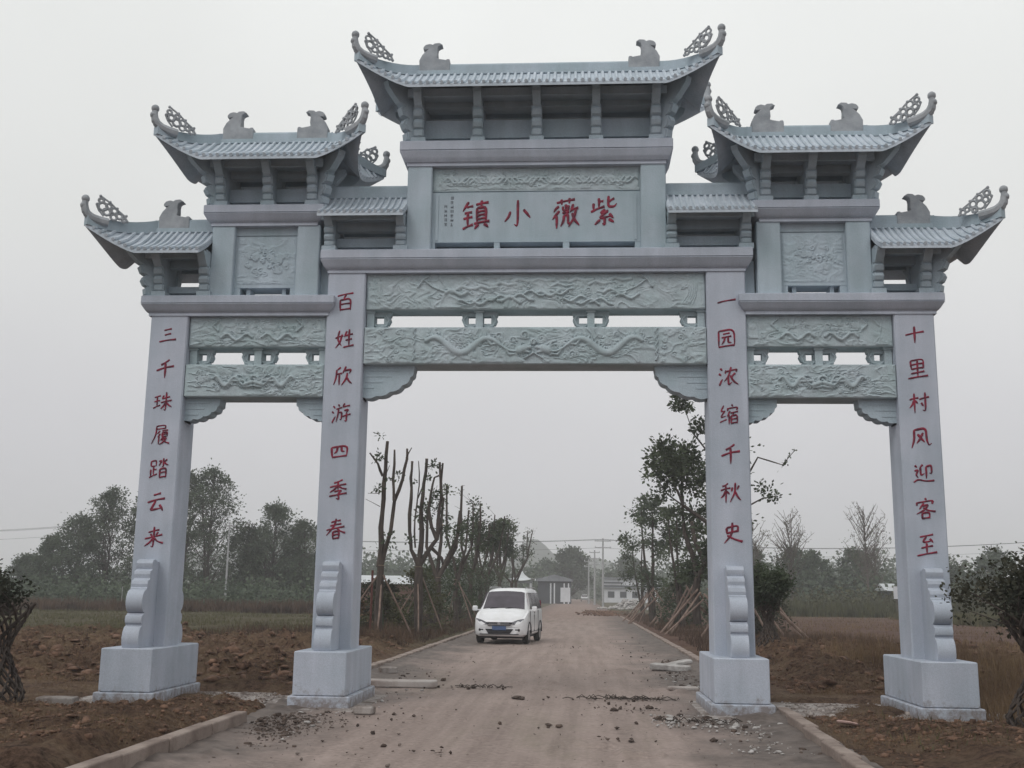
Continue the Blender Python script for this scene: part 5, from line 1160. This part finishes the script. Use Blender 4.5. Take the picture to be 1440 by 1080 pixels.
for cx, cy, n, sx_, sy_ in ((1.35, 1.1, 36, .45, .14), (1.1, -.1, 26, .15, .1), (1.55, -.35, 30, .18, .08), (2.0, -1.7, 20, .3, .2), (.35, -2.4, 10, .05, .05), (1.1, -3.6, 14, .12, .05), (-1.15, 2.8, 26, .35, .06), (.5, 17.5, 14, .2, .2), (2.9, 14, 40, .3, 1.5), (2.6, 22, 50, .4, 3), (2.9, 6.4, 40, .3, .6), (-2.9, 3.9, 40, .35, .4), (-2.7, -3.2, 40, .5, .6), (-2.2, -1.5, 30, .4, .2), (2.9, -3.2, 30, .3, .4), (-.8, -4.8, 10, .1, .05)):
    pts.append(np.stack([rr.normal(cx, sx_*1.5, n), rr.normal(cy, sy_*2.2, n), np.full(n, .03)], -1))
pts.append(roadpts(40, (-3.2, 3.2), (-6, 18))); pts.append(roadpts(120, (-3.35, -2.6), (-6, 8))); pts.append(roadpts(120, (2.6, 3.35), (-6, 12)))
a = np.concatenate(pts); lumps('mud_clumps', a, rr.gamma(1.2, .010, len(a))+.005, DARKC, 'dark clumps of mud and roots dropped on the road', 'mud', 7, .6)
a = np.concatenate([roadpts(500, (-3.3, 3.3), (-7, 20)), roadpts(300, (1.8, 3.3), (-6, 12)), roadpts(300, (-3.3, -1.8), (-6, 12))]); lumps('gravel', a, rr.gamma(1.2, .004, len(a))+.003, GRIT, 'loose grit on the dusty road', 'gravel', 8, .6)
x = rr.normal(-2.85, .25, 1200); y = rr.normal(-3.0, .95, 1200); z = .02+.13*np.exp(-((x+2.95)/.22)**2-((y+2.9)/.8)**2)*rr.uniform(0, 1, 1200)
lumps('earth_spill', np.stack([np.clip(x, -3.22, -2), y, z], -1), rr.gamma(1.0, .006, 1200)+.004, DARKC, 'dark earth spilled onto the road against the left front kerb', 'earth', 21, .6)
x = rr.normal(3.0, .18, 500); y = rr.uniform(3, 12, 500)
lumps('earth_spill', np.stack([np.clip(x, 2.2, 3.4), y, np.full(500, .03)], -1), rr.gamma(1.0, .012, 500)+.006, DARKC, 'dark earth spilled along the right kerb behind the third pillar', 'earth', 22, .5)
b = MB(); rq = random.Random(4)
for cx, cy, n, l in ((1.35, 1.15, 50, .55), (2.0, -1.75, 30, .35), (-1.15, 2.8, 24, .4)):
    for _ in range(n):
        p = Vector((cx+rq.gauss(0, l*.7), cy+rq.gauss(0, .1), .03)); d = Vector((rq.uniform(-1, 1), rq.uniform(-.3, .3), 0))*l*.5; b.tube([p, p+d*.5+Vector((0, 0, rq.uniform(0, .06))), p+d], .006, 4)
tag(b.build('root_litter', BARK, kind='stuff'), 'dark roots and straw strewn across the road', 'litter')

# --- loose slabs and kerb pieces
SLAB = mat('slab_stone', (0.46, 0.42, 0.40), 0.9, scale=3, col2=(0.24, 0.19, 0.17), lo=.3, hi=.6, bump=.3, bscale=25)
def slab(name, x, y, z, lx, ly, lz, rz, label, tilt=0, m=SLAB, cat='slab'):
    b = MB(); b.loft(-lx/2, lx/2, -ly/2, ly/2, [(0, .01), (.02, 0), (lz-.015, 0), (lz, .012)], ch=.02); o = b.build(name, m, None, loc=(x, y, z)); o.rotation_euler = (0, tilt, rz)
    bv = o.modifiers.new('b', 'BEVEL'); bv.width = .006; bv.segments = 1
    return tag(o, label, cat)
slab('stone_slab', -2.35, 2.75, .02, 1.25, .42, .11, .02, 'long pale stone slab lying on the road right of the second pedestal')
slab('stone_block', -2.12, -1.50, .02, .26, .20, .10, -.1, 'small pale stone block in front of the second pedestal', m=CONC, cat='block')
slab('stone_slab', 2.62, 7.9, .03, .80, .45, .12, -.35, 'broken white slab lying by the right kerb beyond the third pillar', .05, m=CHIP)
slab('stone_slab', 2.85, 8.5, .10, .55, .35, .08, .3, 'smaller white slab tipped onto the broken one by the right kerb', -.2, m=CHIP)
slab('stone_slab', 2.45, 3.1, .02, .5, .22, .06, .1, 'thin pale slab just left of the third pedestal')
slab('stone_block', -3.05, 5.6, .03, .34, .24, .12, .4, 'lump of pale stone where the left rear kerb begins', m=CONC, cat='block')
slab('square_tile', 3.86, -2.55, .13, .20, .20, .03, .7, 'small pink square tile lying on the earth right of the front kerb', .2, m=mat('pink_tile', (0.42, 0.29, 0.26), .8, scale=5), cat='tile')
slab('stone_slab', -6.38, -1.28, .0, .5, .30, .14, .12, 'short white slab poking out left of the first pedestal', m=CONC)
slab('stone_slab', 6.50, -.98, .0, .62, .34, .11, -.05, 'white slab poking out right of the fourth pedestal', m=CONC)
slab('stone_block', 3.95, 6.6, .15, .16, .12, .09, .5, 'small white stone on the dug earth in the right arch', m=CHIP, cat='block')
# --- rubble heap far along the right of the road
rr2 = np.random.RandomState(3); n = 420; x = rr2.normal(0, 1.2, n); y = rr2.normal(0, 2.5, n); z = np.abs(1.1*np.exp(-(x/1.5)**2-(y/3)**2)*rr2.uniform(0, 1, n))
lumps('rubble_heap', np.stack([x+6.2, y+106, z+.1], -1), rr2.uniform(.08, .26, n), CHIP, 'heap of white and pink rubble beside the road in front of the white building', 'rubble', 9)
a = np.stack([rr2.normal(3.0, 1.0, 500), rr2.uniform(66, 90, 500), np.full(500, .05)], -1); lumps('earth_bank', a, rr2.uniform(.05, .16, 500), CLOD, 'low bank of reddish earth spilling onto the far road', 'earth', 10, .5)

# ---------------------------------------------------------------- far things
WALLW = mat('white_wall', (0.62, 0.63, 0.66), .9, scale=.8, var=.08); ROOFD = mat('grey_roof', (0.20, 0.21, 0.23), .8, scale=1, var=.2); DARKW = mat('dark_opening', (0.05, 0.055, 0.065), .6, scale=1); ROOFW = mat('pale_sheet_roof', (0.52, 0.54, 0.56), .7, scale=1, var=.1)
hb = empty('building', (10.2, 205, 0), 0, 'long low white building with a dark window strip right of the road', 'building')
b = MB(); b.box(-5, 6, 0, 9, 0, 2.9); b.build('lower_wall', WALLW, hb)
b = MB(); b.box(-5, 6, .6, 9, 3.4, 4.7); b.build('upper_wall', WALLW, hb)
b = MB(); b.box(-5.4, 6.4, -.5, 9.5, 2.9, 3.15); b.box(-5.3, 6.3, .1, 9.5, 4.7, 4.95); rf_ = b.build('roof', ROOFD, hb)
b = MB(); b.box(-4.8, 5.8, .7, 8.8, 3.15, 3.4); b.build('window_strip', DARKW, hb)
for x in (-4, -1.6, .8, 3.2): b = MB(); b.box(x, x+1.3, -.06, .1, 1.0, 2.2); b.build('window', DARKW, hb)
b = MB(); b.box(-4.9, -1, -.04, .2, 3.75, 4.05); b.build('window', DARKW, hb)
pv = empty('pavilion', (-7.7, 142, 0), 0, 'small pavilion with a white curved tent roof and a finial, above the van', 'pavilion')
b = MB(); m4 = 4
prof = [(2.5, 3.35), (1.9, 3.42), (1.2, 3.75), (.6, 4.2), (.18, 4.75), (.05, 4.95)]; vs_ = []; fs_ = []
for r_, z in prof:
    for i in range(16):
        a = 2*math.pi*i/16+math.pi/4; kx = 1/max(abs(math.cos(a)), abs(math.sin(a))); cz_ = .35*((kx-1)/.414)*(r_/2.5)**2; vs_.append((r_*kx*math.cos(a)*.8, r_*kx*math.sin(a)*.8, z+cz_))
for j in range(len(prof)-1):
    for i in range(16): fs_.append((j*16+i, j*16+(i+1)%16, (j+1)*16+(i+1)%16, (j+1)*16+i))
b.add(vs_, fs_); b.build('roof', ROOFW, pv)
b = MB(); b.tube([(0, 0, 4.9), (0, 0, 5.6)], [.10, .03], 6); b.ball((0, 0, 5.15), .16, 8, 6); b.build('finial', ROOFW, pv)
for x in (-1.4, 1.4):
    for y in (-1.4, 1.4): b = MB(); b.tube([(x, y, 0), (x, y, 3.4)], .12, 8); b.build('column', WALLW, pv)
b = MB(); b.box(-1.6, 1.6, -1.6, 1.6, 3.05, 3.3); b.build('beam', ROOFD, pv)
b = MB(); b.box(-1.5, 1.5, -1.5, 1.5, 0, .9); b.build('railing', WALLW, pv)
db = empty('building', (-3.6, 165, 0), 0, 'dark low building with pale door posts right of the pavilion', 'building')
b = MB(); b.box(-2.6, 2.8, 0, 7, 0, 3.6); b.build('wall', DARKW, db); b = MB(); b.box(-2.9, 3.1, -.4, 7.4, 3.6, 3.9); b.prism([(-3.0, 3.9), (3.2, 3.9), (.1, 4.7)], -.4, 7.4, 'y'); b.build('roof', ROOFD, db)
for x in (-.6, .0, 1.6, 2.3): b = MB(); b.box(x, x+.22, -.12, .02, 0, 3.3); b.build('door_post', WALLW, db)
b = MB(); b.box(1.1, 2.7, -.10, .03, .3, 2.6); b.build('gate_leaf', WALLW, db)
sh = empty('shed', (-14.2, 62, 0), 0, 'long low shed with a white roof right behind the second pillar', 'shed')
b = MB(); b.box(-3.4, 3.0, 0, 4, 0, 2.1); b.build('wall', mat('brick_wall', (0.16, 0.095, 0.075), .9, scale=4), sh); b = MB(); b.prism([(-.4, 2.15), (4.4, 2.15), (2, 2.75)], -3.7, 3.3, 'x'); b.build('roof', ROOFW, sh)
rs = empty('hut', (37.5, 108, 0), 0, 'dark hut with a pale roof edge at the end of the right field', 'hut')
b = MB(); b.box(-3, 3.5, 0, 4, 0, 2.3); b.build('wall', DARKW, rs); b = MB(); b.prism([(-.4, 2.4), (4.4, 2.4), (2, 3.2)], -3.4, 4, 'x'); b.build('roof', ROOFW, rs)
for x in (-1.8, .2, 2.1): b = MB(); b.box(x, x+.9, -.05, .02, .8, 1.7); b.build('window', WALLW, rs)
b = MB(); b.loft(-.22, .22, -.05, .05, [(1.55, 0), (2.45, 0)]); sg_ = empty('sign', (23.68, 66, 0), 0, 'small white board on a post just left of the fourth pillar', 'sign'); b.build('board', WALLW, sg_)
b = MB(); b.tube([(0, .08, 0), (0, .08, 2.4)], .04, 6); b.build('post', BARK2, sg_)
GRN2 = LF1
# utility poles
def upole(x, y, h, label, arms=2, r=.16, w_=1.1):
    root = empty('utility_pole', (x, y, 0), 0, label, 'pole', 'concrete utility poles'); b = MB(); b.tube([(0, 0, -.2), (0, 0, h)], [r, r*.65], 10); b.build('mast', mat_pole, root)
    for i in range(arms):
        b = MB(); z = h-.35-.9*i; b.box(-w_, w_, -.05, .05, z-.06, z+.06); o = b.build('crossarm', mat_pole, root)
        for k_ in (-.9, 0, .9): q_ = MB(); q_.lathe([(.05, .06), (.08, .12), (.05, .2), (.02, .26)], (k_*w_, 0, z), 8); q_.build('insulator', WALLW, o)
    return root
mat_pole = mat('concrete_pole', (0.36, 0.36, 0.37), .9, scale=3, var=.15)
upole(3.75, 132, 9.0, 'tall pale utility pole with two crossarms right of the road end')
upole(2.9, 152, 8.2, 'second utility pole just left of the tall pale one', 3, w_=.8)
upole(2.2, 178, 7.6, 'third utility pole, smallest at the road end', 2, w_=.8)
upole(-29.9, 78, 7.4, 'thin dark utility pole among the trees in the left arch', 1, .10, .5)
upole(-62, 118, 9.4, 'utility pole far left beyond the field', 1); upole(62, 132, 9.4, 'utility pole far right beyond the field', 1)
WIRE = mat('wire', (0.05, 0.05, 0.055), .6, scale=3)
for i, (dy, dz) in enumerate(((-.9, 0), (0, .0), (.9, 0), (0, -1.1))):
    b = MB()
    for (xa, ya, za), (xb, yb, zb) in (((-110, 118, 9.2), (-62, 118, 9.25)), ((-62, 118, 9.25), (3.75, 132, 8.85)), ((3.75, 132, 8.85), (62, 132, 9.25)), ((62, 132, 9.25), (130, 132, 9.2))):
        b.tube([(xa+(xb-xa)*t/12, ya+dy+(yb-ya)*t/12, za+dz+(zb-za)*t/12-1.1*4*(t/12)*(1-t/12)) for t in range(13)], .014, 4)
    tag(b.build('overhead_wire', WIRE), 'thin overhead wire across the sky, %s wires' % ('nearest of the upper three', 'middle of the upper three', 'farthest of the upper three', 'lowest of all')[i], 'wire', 'overhead wires')
# thin fence stakes on the left field
for i, (x, y, h) in enumerate(((-27.5, 60, 1.8), (-34, 66, 1.7))):
    b = MB(); b.tube([(0, 0, -.1), (.02, 0, h)], .022, 6); tag(b.build('fence_stake', mat_pole, None, loc=(x, y, 0)), 'thin pale stake in the left field, ' + ('the right one of two', 'the left one of two')[i], 'stake', 'thin stakes in the left field')

# far tree belts
def belt(name, n, xf, yr, hf, leaf, m, seed, label):
    r = np.random.RandomState(seed); Cs = []
    for _ in range(n):
        x = xf(r); y = r.uniform(*yr); h = hf(x, y)*r.uniform(.55, 1.1); k_ = int(26); c = r.normal(size=(k_, 3))*np.array([1.3, 1.3, .9])*leaf*2.2; c[:, 2] = np.abs(c[:, 2]+r.uniform(.1, .95)*h); c += np.array([x, y, 0]); Cs.append(c)
    return tag(leaves(name, np.concatenate(Cs), leaf, m, None, seed, kind='stuff', aspect=1.3), label, 'trees')
hf = lambda a, b__: (lambda x, y: a+b__*float(fbm(np.array([x*.045]), np.array([y*.01]), 5, 3)[0]))
belt('bush_belt', 900, lambda r: r.uniform(-75, -16), (66, 90), hf(.6, 4.2), .30, LF1, 11, 'dark green scrub along the far edge of the left field')
belt('bush_belt', 900, lambda r: r.uniform(13, 90), (84, 108), hf(.5, 4.0), .32, LF3, 12, 'olive scrub along the far edge of the right field')
belt('tree_belt', 900, lambda r: r.uniform(14, 110), (108, 150), hf(.5, 8.0), .55, LF1, 1, 'grey green belt of trees beyond the right field')
belt('tree_belt', 700, lambda r: r.uniform(-110, -16), (100, 150), hf(.3, 4.6), .5, LF1, 2, 'grey green belt of trees beyond the left field')
belt('tree_belt', 1100, lambda r: r.uniform(-60, -6), (175, 260), hf(2, 9), .8, LF1, 3, 'hazy trees behind the pavilion')
belt('tree_belt', 1100, lambda r: r.uniform(8, 90), (225, 300), hf(4, 9), .9, LF1, 4, 'hazy trees behind the white building')
belt('tree_belt', 500, lambda r: r.uniform(-8, 14), (330, 420), hf(5, 7), 1.1, LF1, 5, 'pale hazy trees closing the end of the road')
leafy_tree((-1.3, 205, 0), 10.5, 4.2, LF1, 'large rounded hazy tree right of the dark building', 'far trees at the road end', 301, 90, 70, .6, 0, .1, .3)
leafy_tree((-6.5, 225, 0), 8.5, 4, LF1, 'hazy tree behind the pavilion roof', 'far trees at the road end', 302, 70, 60, .6, 0, .1, .3)
leafy_tree((11, 225, 0), 9.5, 4.5, LF1, 'hazy tree rising behind the white building', 'far trees at the road end', 303, 80, 60, .6, 0, .1, .3)
for i, (x, y, h, r, lb) in enumerate(((20.5, 112, 6.6, 2.4, 'rounded tree low behind the braided shrub'), (25.8, 116, 7.2, 3.0, 'broad dome shaped tree in the middle of the right arch'), (28.6, 118, 6.8, 2.4, 'tree right of the dome shaped one in the right arch'), (33.5, 118, 7.4, 2.6, 'loose tree near the fourth pillar'), (43, 116, 6.5, 3, 'tree beyond the fourth pillar'), (50, 118, 7.2, 3.2, 'tree above the dark leafed shrub at the right edge'))):
    leafy_tree((x, y, 0), h, r, LF1, lb, 'leafy trees beyond the right field', 400+i, 70, 60, .36, 0, .05, .15)
# distant hills
HILL = mat('hill_rock', (0.075, 0.085, 0.07), .95, scale=.02, col2=(0.05, 0.06, 0.05))
hx = np.linspace(-520, 620, 150); hy = np.linspace(860, 1500, 50); X, Y = np.meshgrid(hx, hy)
def gs(cx, cy, sx_, sy_, h): return h*np.exp(-((X-cx)/sx_)**2-((Y-cy)/sy_)**2)
Z = -3+gs(-50, 1200, 20, 90, 22)+gs(-58, 1220, 46, 110, 33)+gs(20, 1240, 55, 120, 35)+gs(-150, 1230, 80, 120, 22)+gs(-265, 1020, 62, 90, 56)+gs(-380, 1080, 110, 110, 42)+gs(150, 1280, 130, 120, 20)+gs(400, 1280, 200, 120, 18)
Z = Z*(.88+.24*fbm(X*.02, Y*.02, 3, 4))
X, Y, Z = CAM[0]+(X-CAM[0])*.55, CAM[1]+(Y-CAM[1])*.55, 1.6+(Z-1.6)*.55
idx = np.arange(X.size).reshape(X.shape); Q = np.stack([idx[:-1,:-1], idx[:-1,1:], idx[1:,1:], idx[1:,:-1]], -1).reshape(-1, 4)
tag(fast('distant_hills', np.stack([X, Y, Z], -1).reshape(-1, 3), Q, HILL, smooth=True, kind='structure'), 'pale blue hills fading into haze at the end of the road')
# haze
hz = bpy.data.materials.new('haze_air'); hz.use_nodes = True; t = hz.node_tree; t.nodes.clear(); o = t.nodes.new('ShaderNodeOutputMaterial'); pvn = t.nodes.new('ShaderNodeVolumePrincipled')
pvn.inputs['Color'].default_value = (0.97, 0.975, 1.0, 1); pvn.inputs['Density'].default_value = 0.0011; pvn.inputs['Anisotropy'].default_value = 0.0
t.links.new(pvn.outputs[0], o.inputs['Volume'])
b = MB(); b.box(-1560, 1560, -70, 2060, -9, 82); tag(b.build('haze', hz, kind='stuff'), 'thin damp haze lying over the fields')
